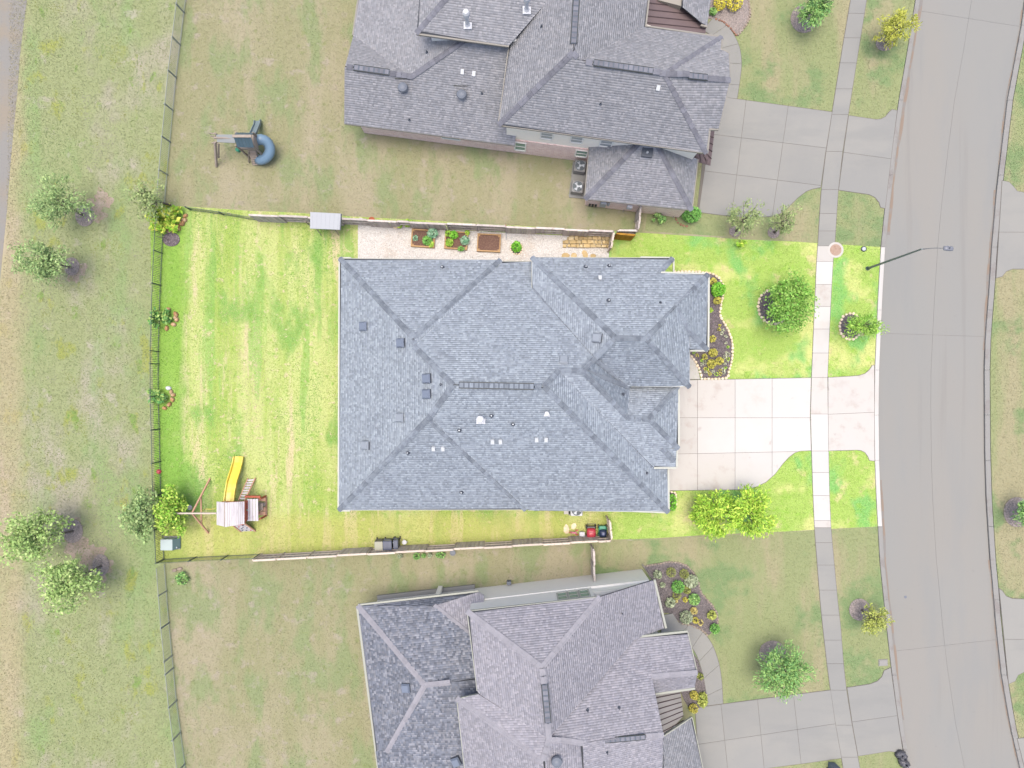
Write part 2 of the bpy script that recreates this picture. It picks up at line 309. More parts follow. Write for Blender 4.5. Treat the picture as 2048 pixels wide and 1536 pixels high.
def brick_mat():
    m = bpy.data.materials.new('pink_brick'); m.use_nodes = True; t = m.node_tree; N = t.nodes; L = t.links; b = N['Principled BSDF']
    g = N.new('ShaderNodeNewGeometry'); sp = N.new('ShaderNodeSeparateXYZ'); L.new(g.outputs['Position'], sp.inputs[0])
    ad = N.new('ShaderNodeMath'); L.new(sp.outputs[0], ad.inputs[0]); L.new(sp.outputs[1], ad.inputs[1])
    cb = N.new('ShaderNodeCombineXYZ'); L.new(ad.outputs[0], cb.inputs[0]); L.new(sp.outputs[2], cb.inputs[1])
    br = N.new('ShaderNodeTexBrick'); br.inputs['Scale'].default_value = 1; br.inputs['Brick Width'].default_value = .21; br.inputs['Row Height'].default_value = .075
    br.inputs['Mortar Size'].default_value = .008; br.inputs['Color1'].default_value = (.8, .62, .56, 1); br.inputs['Color2'].default_value = (.62, .42, .38, 1)
    br.inputs['Mortar'].default_value = (.78, .73, .69, 1); L.new(cb.outputs[0], br.inputs['Vector'])
    L.new(br.outputs['Color'], b.inputs['Base Color']); b.inputs['Roughness'].default_value = .9
    bn = N.new('ShaderNodeBump'); bn.inputs['Strength'].default_value = .6; bn.inputs['Distance'].default_value = .01
    L.new(br.outputs['Fac'], bn.inputs['Height']); bn.invert = True; L.new(bn.outputs[0], b.inputs['Normal'])
    return m
BRICKW = brick_mat()
# ------------------------------------------------------------------ ground
GZ = -.16
g = MB(); g.add([(-700, -700, GZ), (700, -700, GZ), (700, 700, GZ), (-700, 700, GZ)], [(0, 1, 2, 3)])
tag(g.build('ground', YARD), kind='structure')
KW = [(1905, -400), (1868, -200), (1830, 0), (1815, 96), (1797, 200), (1783, 300), (1769, 415), (1761, 494), (1755, 600), (1749, 740), (1748, 830), (1749, 920), (1752, 1000), (1755, 1050), (1759, 1124), (1762, 1152), (1772, 1250), (1781, 1330), (1797, 1450), (1812, 1536), (1855, 1750), (1900, 1950)]
def offx(pts, dx): return [(p[0]+dx, p[1]) for p in pts]
KWI = offx(KW, 10)
KE = [(2120, -400), (2085, -200), (2050, 0), (2043, 50), (2015, 200), (1993, 384), (1983, 500), (1979, 570), (1971, 672), (1969, 740), (1970, 900), (1973, 1000), (1981, 1124), (1984, 1152), (1992, 1250), (2003, 1350), (2020, 1450), (2040, 1536), (2085, 1750), (2130, 1950)]
KEO = offx(KE, 12)
def xat(pl, y):
    for a, b in zip(pl, pl[1:]):
        if a[1] <= y <= b[1]: return a[0]+(b[0]-a[0])*(y-a[1])/(b[1]-a[1])
    return pl[-1][0] if y > pl[-1][1] else pl[0][0]
def ground_poly(name, poly, m, z1, z0=GZ):
    return tag(MB().prism([p[:2] for p in wp(poly)], z0, z1).build(name, m), kind='structure')
FW = [(394, -200), (369, 26), (353, 156), (341, 285), (331, 400), (325, 506), (322, 571), (318, 703), (318, 790), (320, 858), (322, 960), (329, 1118), (339, 1245), (354, 1400), (372, 1536), (398, 1720)]   # foot of the iron fence
NB = lambda x: 410+(x-305)*(494-410)/(1760-305)          # north edge of the lot
SB = lambda x: 1127+(x-314)*(1052-1127)/(1764-314)       # south edge of the lot
nx = [320+i*90 for i in range(17)]
LOT = [(300, 409), ] + [(x, NB(x)+random.uniform(-1, 1)) for x in nx if x < 1755] + [(xat(KW, 494), 494)] + [p for p in KW if 500 < p[1] < 1050] + [(xat(KW, 1053), 1053)] + [(x, SB(x)+random.uniform(-1, 1)) for x in nx[::-1] if x < 1755] + [(312, 1127)]
west = [(-700, -400)] + KW + [(-700, 1950)]
ground_poly('lawn_terrain', west, YARD, -.012)
MEAD = [(-700, -400), (400, -400)]+[p for p in FW]+[(410, 1950), (-700, 1950)]
ground_poly('meadow', MEAD, MEADOW, -.008, -.05)
FRN = [(1290, 462), (1300, 380), (1410, 200), (1420, -400), ] + [p for p in KW if p[1] < 480] + [(xat(KW, 494), 493.5), (1700, 490)]
ground_poly('front_lawn', FRN, FRONT, -.008, -.05)
FRS = [(1188, 1086), (1188, 1160), (1330, 1160), (1400, 1420), (1400, 1950)] + [p for p in KW[::-1] if p[1] > 1060] + [(xat(KW, 1054), 1053.5)]
ground_poly('front_lawn', FRS, FRONT, -.0075, -.05)
LOTBACK = clip(LOT, [(0, 0), (1221, 0), (1214, 1536), (0, 1536)]); LOTFRONT = clip(LOT, [(1221, 0), (2048, 0), (2048, 1536), (1214, 1536)])
ground_poly('lawn', LOTBACK, LAWN, -.004, -.1); ground_poly('front_lawn', LOTFRONT, LOTF, -.004, -.1)
east = KEO + [(3000, 1950), (3000, -400)]
ground_poly('lawn_terrain', east, FRONT, -.012)
# gravel path in the meadow, west edge
ground_poly('path', [(-400, -400), (85, -400), (54, 0), (46, 60), (40, 110), (35, 180), (27, 260), (20, 340), (14, 420), (4, 520), (-6, 620), (-40, 700), (-400, 700)], mat('path_gravel', (.185, .18, .17), [((.21, .18, .14), .3, U, .45, .65, .8), ((.15, .15, .145), 8, U, .5, .7, .5)], rough=.95), -.002, -.05)
# ------------------------------------------------------------------ road, kerbs, paving slabs
def slab_set(parent, poly, cells, m, z0, z1, gap=.012, name='slab', label=None):
    out = []
    for i, c in enumerate(cells):
        pp = clip(poly, c) if poly else c
        if len(pp) < 3: continue
        q = inset([p[:2] for p in wp(pp)], gap)
        mm = m(i) if callable(m) else m
        out.append(MB().prism(q, z0, z1).build(name, mm, parent))
    return out
def bed(poly, z1, parent, z0=-.1):
    return MB().prism(inset([p[:2] for p in wp(poly)], -.025), z0, z1).build('bedding', JOINT, parent)
road = struct('road')
RO = KWI + KE[::-1]
bed(RO, -.138, road, -.155)
jt = [-400, -60, [(1842, 20), (2046, 52)], 345, [(1757, 666), (1973, 673)], 990, [(1787, 1304), (1998, 1280)], 1600, 1950]
def jline(j):
    if isinstance(j, list):
        (x0, y0), (x1, y1) = j; s_ = (y1-y0)/(x1-x0); return lambda x: y0+(x-x0)*s_
    return lambda x: j
cells = []
jl = [((0, -400), (2048, -400))]+[((x0-(x0+0)*1, y0-x0*(y1-y0)/(x1-x0)), (2400, y0+(2400-x0)*(y1-y0)/(x1-x0))) for (x0, y0), (x1, y1) in (jt[2], jt[4], jt[6])]+[((0, 1950), (2400, 1950))]
mid = [((p[0]+xat(KE, p[1]))/2, p[1]) for p in KWI]
for j0, j1 in zip(jl, jl[1:]):
    cell = [j0[0], j0[1], j1[1], j1[0]]
    for l, r in ((KWI, mid), (mid, KE)):
        q = clip(l+r[::-1], cell)
        if len(q) > 2: cells.append(q)
slab_set(road, None, cells, ROADM, -.15, -.12, .006)
def kerb(pl_in, pl_out, name):
    k = struct(name); ys = list(range(-400, 1951, 50))
    bp = [-400, -250, -100, 50, 200, 350, 494, 620, 740, 830, 921, 1053, 1200, 1350, 1500, 1650, 1800, 1950]
    for y0, y1 in zip(bp, bp[1:]):
        yy = [y0+(y1-y0)*i/4 for i in range(5)]
        c = [(xat(pl_in, y), y) for y in yy]+[(xat(pl_out, y), y) for y in yy[::-1]]
        MB().prism(inset([p[:2] for p in wp(c)], .004), -.155, .004).build('kerb_stone', WCONC if pl_in[0][0] < 2000 and 494 <= y0 < 1053 else KERBM, k, bevel=.025)  # lot stretch stays unhazed, the rest has haze painted in
kerb(offx(KW, 1), offx(KW, 9.5), 'kerb'); kerb(offx(KE, .5), offx(KEO, -1), 'kerb')
# leaf litter and silt in the gutters
SILT = mat('gutter_silt', (.19, .15, .12), [((.17, .165, .16), 1.2, U, .45, .6, .9, 6)], rough=1)
def silt(pl, d0, d1, y0, y1):
    yy = np.linspace(y0, y1, 60); n_ = len(yy); ph = random.uniform(0, 9)
    wv = [abs(math.sin(y*.013+ph))*.6+abs(math.sin(y*.041+ph*2))*.4 for y in yy]
    vs = [W(xat(pl, y)+d0, y, -.1155) for y in yy]+[W(xat(pl, y)+d0+(d1-d0)*(.25+.75*w), y, -.1155) for y, w in zip(yy, wv)]
    tag(MB().add(vs, [(i, i+1, n_+i+1, n_+i) for i in range(n_-1)]).build('gutter_silt', SILT), kind='structure')
silt(KWI, .3, 7, -50, 470); silt(KWI, .3, 5, 960, 1440); silt(KE, -.3, -7, 380, 700); silt(KE, -.3, -5, 20, 330); silt(KE, -.3, -5, 1120, 1560)
# sidewalk
SWL = [(1766, -400), (1733, -200), (1701, 0), (1684, 100), (1668, 200), (1663, 232), (1651, 310), (1642, 384), (1636, 480), (1633, 522), (1629, 613), (1625, 706), (1623, 755), (1621, 830), (1623, 902), (1626, 991), (1629, 1060), (1634, 1124), (1640, 1200), (1645, 1250), (1654, 1330), (1661, 1382), (1671, 1450), (1683, 1516), (1690, 1560), (1716, 1700)]
SWR = [(1799, -400), (1766, -200), (1733, 0), (1717, 100), (1701, 200), (1696, 232), (1684, 310), (1676, 384), (1670, 480), (1666, 522), (1661, 613), (1657, 706), (1655, 755), (1656, 830), (1657, 902), (1659, 991), (1662, 1060), (1668, 1124), (1675, 1200), (1681, 1250), (1687, 1330), (1693, 1382), (1704, 1450), (1716, 1516), (1724, 1560), (1750, 1700)]
sw = struct('sidewalk')
joints = [-60, -22, 27, 76, 126, 178, 229, 303, 379, 427, 462, 492, 523, 569, 613, 658, 706, 755, 828, 902, 945, 991, 1041, 1055, 1085, 1130, 1180, 1230, 1280, 1327, 1380, 1450, 1514, 1560]
swc = []
for a, b in zip(joints, joints[1:]):
    ys = [a, (a+b)/2, b]
    swc.append([(xat(SWL, y), y) for y in ys]+[(xat(SWR, y), y) for y in ys[::-1]])
sbed = [(xat(SWL, y), y) for y in range(-60, 1561, 30)]+[(xat(SWR, y), y) for y in range(1560, -61, -30)]
bed(sbed, .004, sw)
def swm(i):  # slabs beyond the lot line carry the painted haze
    y = (joints[i]+joints[i+1])/2
    return (WCONC2 if joints[i] in (706, 755, 569, 492, 1041) else WCONC) if 492 <= y <= 1056 else CONC
slab_set(sw, None, swc, swm, -.05, .022)
def grid(vl, hl, box):
    """vl: lines x(y) as ((x0,y0),(x1,y1)); hl: lines likewise -> convex cells"""
    def isec(a, b):
        (x1, y1), (x2, y2) = a; (x3, y3), (x4, y4) = b
        d = (x1-x2)*(y3-y4)-(y1-y2)*(x3-x4)
        return (((x1*y2-y1*x2)*(x3-x4)-(x1-x2)*(x3*y4-y3*x4))/d, ((x1*y2-y1*x2)*(y3-y4)-(y1-y2)*(x3*y4-y3*x4))/d)
    return [[isec(v0, h0), isec(v1, h0), isec(v1, h1), isec(v0, h1)] for v0, v1 in zip(vl, vl[1:]) for h0, h1 in zip(hl, hl[1:])]
V = lambda x0, x1=None: ((x0, 0), (x0 if x1 is None else x1, 1536))
Hh = lambda y0, y1=None: ((0, y0), (2048, y0 if y1 is None else y1))
def drive(name, left, right, vl, hl, m, vr, hr, mr=None):
    d = struct(name)
    bed(left, .005, d)
    slab_set(d, left, grid(vl, hl, None), m, -.05, .024)
    bed(right, .005, d); slab_set(d, right, grid(vr, hr, None), mr or m, -.05, .024)
    return d
DL = [(1320, 760), (1378, 760), (1470, 758.5), (1568, 756.5), (1622, 755.5), (1620, 830), (1622, 901), (1600, 902), (1590, 905), (1577, 915), (1565, 928), (1550, 948), (1532, 964), (1512, 974), (1492, 979), (1337, 981), (1310, 981)]
DR = [(1656, 755), (1700, 752.5), (1718, 751), (1730, 747), (1739, 739), (1744, 731), (1748.5, 730), (1748.5, 830), (1749, 922), (1739, 921), (1735, 912), (1730, 905), (1722, 901), (1714, 900), (1657, 901.5), (1656, 830)]
stain = {0, 1, 2, 3, 5, 8, 11}
drive('driveway', DL, DR, [V(1280), V(1395), V(1470), V(1544), V(1640)], [Hh(700), Hh(834, 836), ((1300, 909), (1640, 902)), Hh(1000)],
      lambda i: WCONC2 if i in (0, 1, 2, 3, 5) else WCONC, [V(1630), V(1760)], [Hh(700), ((1600, 831), (1760, 824)), Hh(960)])
NL = [(1395, 415), (1420, 190), (1466, 197), (1664, 224), (1650, 310), (1641, 375), (1625, 378), (1612, 383), (1595, 396), (1575, 416), (1553, 432), (1500, 436), (1440, 430), (1386, 423)]
NR = [(1697, 231), (1752, 239), (1762, 238), (1771, 233), (1778, 224), (1784, 219), (1794, 221), (1784, 300), (1770, 417), (1761, 415), (1758, 405), (1750, 395), (1738, 389), (1677, 380), (1686, 310)]
drive('driveway', NL, NR, [((1430, 190), (1395, 440)), ((1492, 200), (1467, 400)), ((1576, 214), (1549, 400)), ((1690, 225), (1660, 400))],
      [((1400, 150), (1700, 190)), ((1426, 269), (1568, 286)), ((1393, 340), (1568, 362)), ((1400, 440), (1700, 480))], CONC,
      [((1690, 225), (1660, 400)), ((1820, 225), (1790, 400))], [((1600, 180), (1800, 210)), ((1640, 298), (1790, 319)), ((1600, 420), (1800, 450))])
SL = [(1390, 1416), (1409, 1413), (1520, 1398), (1612, 1386), (1661, 1380), (1671, 1450), (1683, 1516), (1612, 1526), (1536, 1536), (1400, 1560)]
SR = [(1694, 1375), (1740, 1368), (1755, 1362), (1764, 1353), (1768, 1341), (1781, 1335), (1797, 1450), (1805, 1500), (1790, 1504), (1778, 1502), (1716, 1512), (1705, 1450)]
drive('driveway', SL, SR, [((1370, 1411), (1380, 1536)), ((1442, 1411), (1455, 1536)), ((1515, 1400), (1528, 1536)), ((1588, 1400), (1602, 1527)), ((1680, 1380), (1705, 1516))],
      [((1400, 1390), (1700, 1350)), ((1399, 1488), (1612, 1456)), ((1400, 1580), (1700, 1535))], CONC,
      [((1670, 1380), (1690, 1516)), ((1800, 1330), (1830, 1516))], [((1600, 1370), (1800, 1320)), ((1536, 1467), (1801, 1430)), ((1600, 1550), (1800, 1520))])
# drives across the street
ED = [[(2004, 361), (2018, 364), (2026, 372), (2034, 382), (2048, 385), (2300, 390), (2300, 538), (2048, 538), (2024, 538), (2012, 543), (2004, 553), (1992, 556)],
      [(1998, 1177), (2004, 1181), (2012, 1192), (2024, 1197), (2048, 1198), (2300, 1200), (2300, 1340), (2048, 1344), (2036, 1350), (2030, 1362), (2017, 1368)],
      [(2034, 1477), (2060, 1474), (2300, 1470), (2300, 1700), (2090, 1700)]]
for p in ED:
    d = struct('driveway'); bed(p, .005, d)
    ym = (p[0][1]+p[-1][1])/2
    slab_set(d, p, grid([V(1900), V(2140), V(2400)], [Hh(p[0][1]-80), Hh(ym, ym+6), Hh(p[-1][1]+80)], None), CONC, -.05, .024)
# front walks
def walk(name, outer, inner, n, m):
    o = struct(name); A = smooth_poly(outer, 3); B = smooth_poly(inner, 3)
    def at(P, t):
        i = min(int(t*(len(P)-1)), len(P)-2); f = t*(len(P)-1)-i
        return (P[i][0]*(1-f)+P[i+1][0]*f, P[i][1]*(1-f)+P[i+1][1]*f)
    bed([at(A, i/30) for i in range(31)]+[at(B, 1-i/30) for i in range(31)], .004, o)
    cs = []
    for k in range(n):
        t0, t1 = k/n, (k+1)/n; tt = [t0+(t1-t0)*i/5 for i in range(6)]
        cs.append([at(A, t) for t in tt]+[at(B, t) for t in tt[::-1]])
    slab_set(o, None, cs, m, -.05, .023)
walk('front_walk', [(1440, 20), (1462, 60), (1479, 90), (1484, 125), (1480, 160), (1474, 198)], [(1405, 60), (1430, 75), (1440, 100), (1448, 120), (1448, 160), (1440, 194)], 5, CONC)
walk('front_walk', [(1365, 1240), (1392, 1252), (1418, 1275), (1434, 1310), (1443, 1350), (1446, 1407)], [(1335, 1262), (1375, 1285), (1392, 1305), (1404, 1340), (1411, 1375), (1415, 1411)], 6, CONC)
walk('front_walk', [(1372, 700), (1387, 716), (1397, 737), (1400, 758.5)], [(1340, 700), (1345, 716), (1348, 737), (1350, 758.5)], 1, WCONC2)
ground_poly('porch_floor', [(1325, 1230), (1345, 1226), (1368, 1262), (1320, 1285)], CONC, .09)
# ------------------------------------------------------------------ roofs and houses
CAPMESH = {}
def cap_mesh(m):
    if m.name in CAPMESH: return CAPMESH[m.name]
    w, l, d, t = .18, .4, .085, .05
    b = MB(); b.add([(0, -w, -d), (0, 0, 0), (0, w, -d), (l, -w, -d+t), (l, 0, t), (l, w, -d+t), (l, -w, -d), (l, 0, 0), (l, w, -d)],
                    [(0, 3, 4, 1), (1, 4, 5, 2), (3, 6, 7, 4), (4, 7, 8, 5)])
    CAPMESH[m.name] = b.mesh('ridge_cap', m); return CAPMESH[m.name]
def shingle_face(P, e, acc, exposure=.145):
    """P: 3-D polygon, e: eave direction (3-D). Adds tabs with real butts, clipped to the polygon."""
    P = [Vector(p) for p in P]; c = sum(P, Vector())/len(P)
    A = np.array([[p.x-c.x, p.y-c.y, 1] for p in P]); zz = np.array([p.z-c.z for p in P])
    (gx, gy, gc), *_ = np.linalg.lstsq(A, zz, rcond=None)
    n = Vector((-gx, -gy, 1)).normalized()
    u = Vector(e); u = (u-n*u.dot(n)).normalized(); v = n.cross(u).normalized()
    if v.z < 0: u = -u; v = -v
    c = c+Vector((0, 0, gc))
    pu = [(p-c).dot(u) for p in P]; pv = [(p-c).dot(v) for p in P]; N_ = len(P)
    def spans(y):
        xs = []
        for i in range(N_):
            a, b = i, (i+1) % N_
            if (pv[a] > y) != (pv[b] > y): xs.append(pu[a]+(pu[b]-pu[a])*(y-pv[a])/(pv[b]-pv[a]))
        xs.sort(); return list(zip(xs[::2], xs[1::2]))
    v0, v1 = min(pv), max(pv); y = v0; k = 0; V_ = acc[0]; F_ = acc[1]
    while y < v1-.01:
        ye = min(y+exposure, v1); s0, s1, sm = spans(y+.002), spans(ye-.002), spans((y+ye)/2)
        if not (len(s0) == len(s1) == len(sm)): s0 = s1 = sm
        for (a0, b0), (a1, b1) in zip(s0, s1):
            lo, hi = min(a0, a1), max(b0, b1); x = lo-random.uniform(0, .3)
            while x < hi:
                w = random.choice((.1, .13, .16, .2)); x2 = x+w
                q = [min(max(x, a0), b0), min(max(x2, a0), b0), min(max(x2, a1), b1), min(max(x, a1), b1)]
                x = x2
                if q[1]-q[0] < .004 and q[2]-q[3] < .004: continue
                t = random.choice((.012, .012, .026))
                bi = len(V_)
                def pt(uu, vv, h): return tuple(c+u*uu+v*vv+n*h)
                V_ += [pt(q[0], y, t), pt(q[1], y, t), pt(q[2], ye, .003), pt(q[3], ye, .003), pt(q[0], y, -.01), pt(q[1], y, -.01)]
                F_ += [(bi, bi+1, bi+2, bi+3), (bi+4, bi+5, bi+1, bi)]
        y += exposure; k += 1
class House:
    def __init__(s, name, px, py, label, verts):
        s.base = W(px, py); s.t = thing(name, s.base, label, 'house'); s.v = verts; s.faces = []; s.z0 = {}
    def p(s, k): return W(*s.v[k]) if isinstance(k, str) else W(*k)
    def l(s, k): return s.p(k)-s.base
    def roof(s, name, faces, ridges, eaves, shm, capm, trim, capskip=()):
        """faces: (keys, eave direction pair or vector); one roof part with deck, shingles, caps"""
        deck = MB(); acc = ([], []); planes = []
        # settle the vertex heights so that every face is flat (eaves stay where they are)
        for it in range(150):
            tgt = {}
            for keys, e in faces:
                P = [s.p(k) for k in keys]; c = sum(P, Vector())/len(P)
                (gx, gy, gc), *_ = np.linalg.lstsq(np.array([[q.x-c.x, q.y-c.y, 1] for q in P]), np.array([q.z-c.z for q in P]), rcond=None)
                for k in keys:
                    if not isinstance(k, str): continue
                    px, py, z = s.v[k]; q = W(px, py, 0); k_ = 1/H     # ray: xy = q*(1-z/H); solve for the plane height
                    A_ = gx*q.x+gy*q.y; zt = (c.z+gc-gx*c.x-gy*c.y+A_)/(1+A_*k_)
                    tgt.setdefault(k, []).append(zt)
            for k, zs in tgt.items():
                z0 = s.z0.setdefault(k, s.v[k][2]); w_ = .03 if z0 > 4.6 else .35
                z = sum(zs)/len(zs)*(1-w_)+z0*w_; s.v[k] = (s.v[k][0], s.v[k][1], s.v[k][2]*.5+z*.5)
        for keys, e in faces:
            P = [s.l(k) for k in keys]
            A = sum(P[i].x*P[(i+1) % len(P)].y-P[(i+1) % len(P)].x*P[i].y for i in range(len(P)))
            if A < 0: P = P[::-1]
            d = s.p(e[1])-s.p(e[0]) if isinstance(e[0], (str, tuple)) else Vector(e)
            d.z = 0 if abs(d.z) > .0 else d.z
            n_ = len(P); c = sum(P, Vector())/n_
            (gx, gy, gc), *_ = np.linalg.lstsq(np.array([[q.x-c.x, q.y-c.y, 1] for q in P]), np.array([q.z-c.z for q in P]), rcond=None)
            res = max(abs(c.z+gc+gx*(q.x-c.x)+gy*(q.y-c.y)-q.z) for q in P)
            if res > .08: print('roof face residual', s.t.name, keys, round(res, 2))
            dz = Vector((0, 0, -.03-res*.75)); planes.append((c.z+gc, gx, gy, c.x, c.y, keys))
            deck.add([q+dz for q in P], tessellate_polygon([P]))
            s.faces.append([q+s.base for q in P])
            shingle_face(P, d, acc)
        r = deck.build(name, DECK, s.t)
        tag(link('shingles', npmesh('shingles', acc[0], acc[1], shm), r), kind='stuff')
        cm = cap_mesh(capm)
        def near(p):     # the two ends of the ridge a point lies on
            best = None
            for a, b in edges:
                A_, B_ = Vector(s.v[a][:2]), Vector(s.v[b][:2]); P_ = Vector(p[:2]); t_ = max(0, min(1, (P_-A_).dot(B_-A_)/(B_-A_).length_squared)); dd = (A_.lerp(B_, t_)-P_).length
                if best is None or dd < best[0]: best = (dd, a if t_ < .5 else b)
            return best[1]
        edges = [(f_[0][i], f_[0][(i+1) % len(f_[0])]) for f_ in faces for i in range(len(f_[0])) if isinstance(f_[0][i], str) and isinstance(f_[0][(i+1) % len(f_[0])], str)]
        for a, b in ridges:
            a_k, b_k = (a if isinstance(a, str) else near(a)), (b if isinstance(b, str) else near(b))
            a, b = s.l(a), s.l(b)
            if a.z > b.z: a, b = b, a
            d = b-a; L = d.length; d.normalize(); y = Vector((0, 0, 1)).cross(d).normalized(); z = d.cross(y)
            step = .35; n = int(L/step)
            for i in range(n):
                q = b-d*(i+1)*(L/n); qm = q+d*L/n*.5
                zs = [pl[0]+pl[1]*(qm.x-pl[3])+pl[2]*(qm.y-pl[4]) for pl in planes if a_k in pl[5] and b_k in pl[5]]
                q = q+Vector((0, 0, .06+max([0]+[z_-qm.z for z_ in zs])))
                o = link('ridge_cap', cm, r)
                o.matrix_local = Matrix(((-d.x, -y.x, z.x, q.x+d.x*L/n), (-d.y, -y.y, z.y, q.y+d.y*L/n), (-d.z, -y.z, z.z, q.z+d.z*L/n), (0, 0, 0, 1)))
        for ev in eaves:
            a, b, w = ev; a, b = s.l(a), s.l(b); d = (b-a); d.z = 0; d.normalize(); nrm = Vector((d.y, -d.x, 0))
            c = sum((Vector(f_) for f_ in [s.l(k) for k in faces[0][0]]), Vector())/len(faces[0][0])
            # outward = away from the nearest face centre
            best = min((sum((s.l(k) for k in f_[0]), Vector())/len(f_[0]) for f_ in faces), key=lambda q: (q-(a+b)/2).length)
            if nrm.dot((a+b)/2-best) < 0: nrm = -nrm
            o_ = nrm*(w/2)+Vector((0, 0, -.06)); MB().beam(a+o_, b+o_, w, .14).build('gutter' if w > .06 else 'fascia', trim, s.t)
        return r
    def z_at(s, px, py):
        o = Vector((0, 0, H)); d = W(px, py)-o; best = None
        for P in s.faces:
            for i, j, k in tessellate_polygon([P]):
                h = intersect_ray_tri(P[i], P[j], P[k], d, o, True)
                if h is not None and (best is None or h.z > best.z):
                    nn = (P[j]-P[i]).cross(P[k]-P[i]).normalized(); best = h; s.n = nn if nn.z > 0 else -nn
        if best is None: best = W(px, py, 4); s.n = Vector((0, 0, 1))
        return best
    def part_on(s, name, me, px, py, tilt=True, rz=0, lift=0, name2=None):
        q = s.z_at(px, py)
        o = link(name, me, s.t)
        if tilt:
            h = Vector((s.n.x, s.n.y, 0)); az = math.atan2(h.y, h.x) if h.length > .01 else 0
            R = s.n.to_track_quat('Z', 'Y').to_matrix() if False else None
            x = Vector((math.cos(az), math.sin(az), 0)); z = s.n; y = z.cross(x).normalized(); x = y.cross(z)
            M = Matrix(((x.x, y.x, z.x), (x.y, y.y, z.y), (x.z, y.z, z.z))).to_4x4()
        else: M = Matrix.Rotation(rz, 4, 'Z')
        M.translation = q-s.base+Vector((0, 0, lift)); o.matrix_local = M; return o
    def walls(s, poly, z0, z1, m, name='wall', t=.0):
        q = [(p[0]-s.base.x, p[1]-s.base.y) for p in wp(poly)]
        if t: q = inset(q, t)
        return MB().prism(q, z0, z1).build(name, m, s.t)
# --- shared roof fittings
def boxvent(mtop, mside, k):
    b = MB().box((0, 0, .02), (.62, .62, .02)).box((0, 0, .12), (.4, .4, .2))
    b2 = MB(); b2.add([(-.3, -.3, .14), (.3, -.3, .14), (.3, .3, .14), (-.3, .3, .14), (-.22, -.22, .27), (.22, -.22, .27), (.22, .22, .27), (-.22, .22, .27)],
                      [(3, 2, 1, 0), (4, 5, 6, 7), (0, 1, 5, 4), (1, 2, 6, 5), (2, 3, 7, 6), (3, 0, 4, 7)])
    return b.mesh('vent_base', mside), b2.mesh('vent_hood', mtop)
BV_D = boxvent(mat('blue_grey_hood', (.125, .15, .2), rough=.4, spec=.5), DGREYM, 0); BV_L = boxvent(mat('light_grey_hood', (.2, .225, .26), rough=.5), DGREYM, 1)
PIPE = MB().lathe([(.15, 0), (.14, .03), (.09, .07), (.055, .1), (.055, .36), (.04, .36), (.04, .3)], n=12).mesh('vent_pipe', DGREYM)
PIPEC = MB().lathe([(.05, .33), (.05, .345)], n=12).mesh('pipe_cap', GALV)
PIPET = MB().lathe([(.1, 0), (.08, .03), (.035, .06), (.035, .3)], n=10).mesh('vent_pipe', DGREYM)
WCAP = MB().box((0, 0, .06), (.27, .19, .12)).box((-.0, 0, .135), (.31, .22, .03)).mesh('vent_cap', mat('vent_cap_grey', (.42, .44, .46), rough=.5))
BVENT_B = MB().box((.02, 0, .015), (.56, .6, .03)).lathe([(.2, .03), (.13, .1), (.12, .6)], n=14).mesh('flue_base', WPLAS)
BVENT_T = MB().lathe([(.12, .55), (.24, .58), (.24, .72), (.17, .8), (.05, .83)], n=16).mesh('flue_cap', WPLAS)
TURB = MB().lathe([(.22, 0), (.2, .12), (.3, .2), (.34, .32), (.3, .44), (.16, .52), (.05, .55)], n=20).mesh('turbine_vent', GREYM)
def ridge_vent(hs, a, b, w=.32):
    pa, pb = hs.l(a), hs.l(b); d = (pb-pa).normalized(); y = Vector((0, 0, 1)).cross(d).normalized()
    o = MB(); up = Vector((0, 0, .07))
    o.beam(pa+up, pb+up, w, .035); r = o.build('ridge_vent', mat('vent_strip', (.085, .1, .125), rough=.8), hs.t)
    e = MB()
    for s_ in (-1, 1): e.beam(pa+up*.7+y*s_*(w/2+.025), pb+up*.7+y*s_*(w/2+.025), .05, .05)
    L = (pb-pa).length; n = int(L/.3)
    e.build('vent_edge', DARK, r)
    for i in range(n):
        c = pa+d*(i+.5)*L/n+up+Vector((0, 0, .026)); MB().beam(c-d*.11, c+d*.11, w*.9, .016).build('vent_shingle', CAPM if hs is MAIN else CAPN, r)
# ------------------------------------------------------------------ main house
e0 = 2.8
MAIN = House('brick_house', 1024, 768, 'single storey house with broad blue-grey hip roof in the middle of the lot', dict(
    a=(680, 517, e0), b=(1001, 520, e0), b2=(1005, 523, e0), A1=(827, 676, 6.05), A2=(829, 693, 6.1), C=(906, 770, 7.6), D=(1088, 773, 7.6),
    B1=(856, 838, 6.6), B2=(868, 842, 6.5), sw=(678, 1020, e0), f=(1051, 1019, e0), f2=(1056, 1020, e0), g=(1336, 1024, e0), g0=(1265, 1021, e0),
    ne=(1064, 523, e0), vx=(1064, 579, 3.75), V=(1187, 717, 7.0), Q=(1231, 676, 6.4), Q2=(1292, 677, 6.4), K1=(1118, 741, 7.05), K2=(1165, 741, 7.05),
    enw=(1064, 515, 3.5), ene=(1346, 516, 3.5), ene2=(1319, 546, 4.15), bne=(1416, 549, 4.2), bse=(1415, 700, 4.2), bs=(1380, 700, 4.4), bx=(1380, 664, 5.0), h1=(1352, 614, 5.5),
    ese=(1379, 774, 5.25), esw=(1260, 774, 5.35), T1=(1256, 836, 5.0), T2=(1298, 838, 5.0), gne=(1356, 772, 3.7), gse=(1356, 897, 3.7), gn=(1256, 772, 3.75), s3=(1324, 897, 4.0),
    s2a=(1352, 899, 3.4), s2=(1352, 934, 3.4), s2b=(1308, 934, 3.45), ge=(1335, 936, e0), e_in=(1306, 934, 3.75)))
M = MAIN
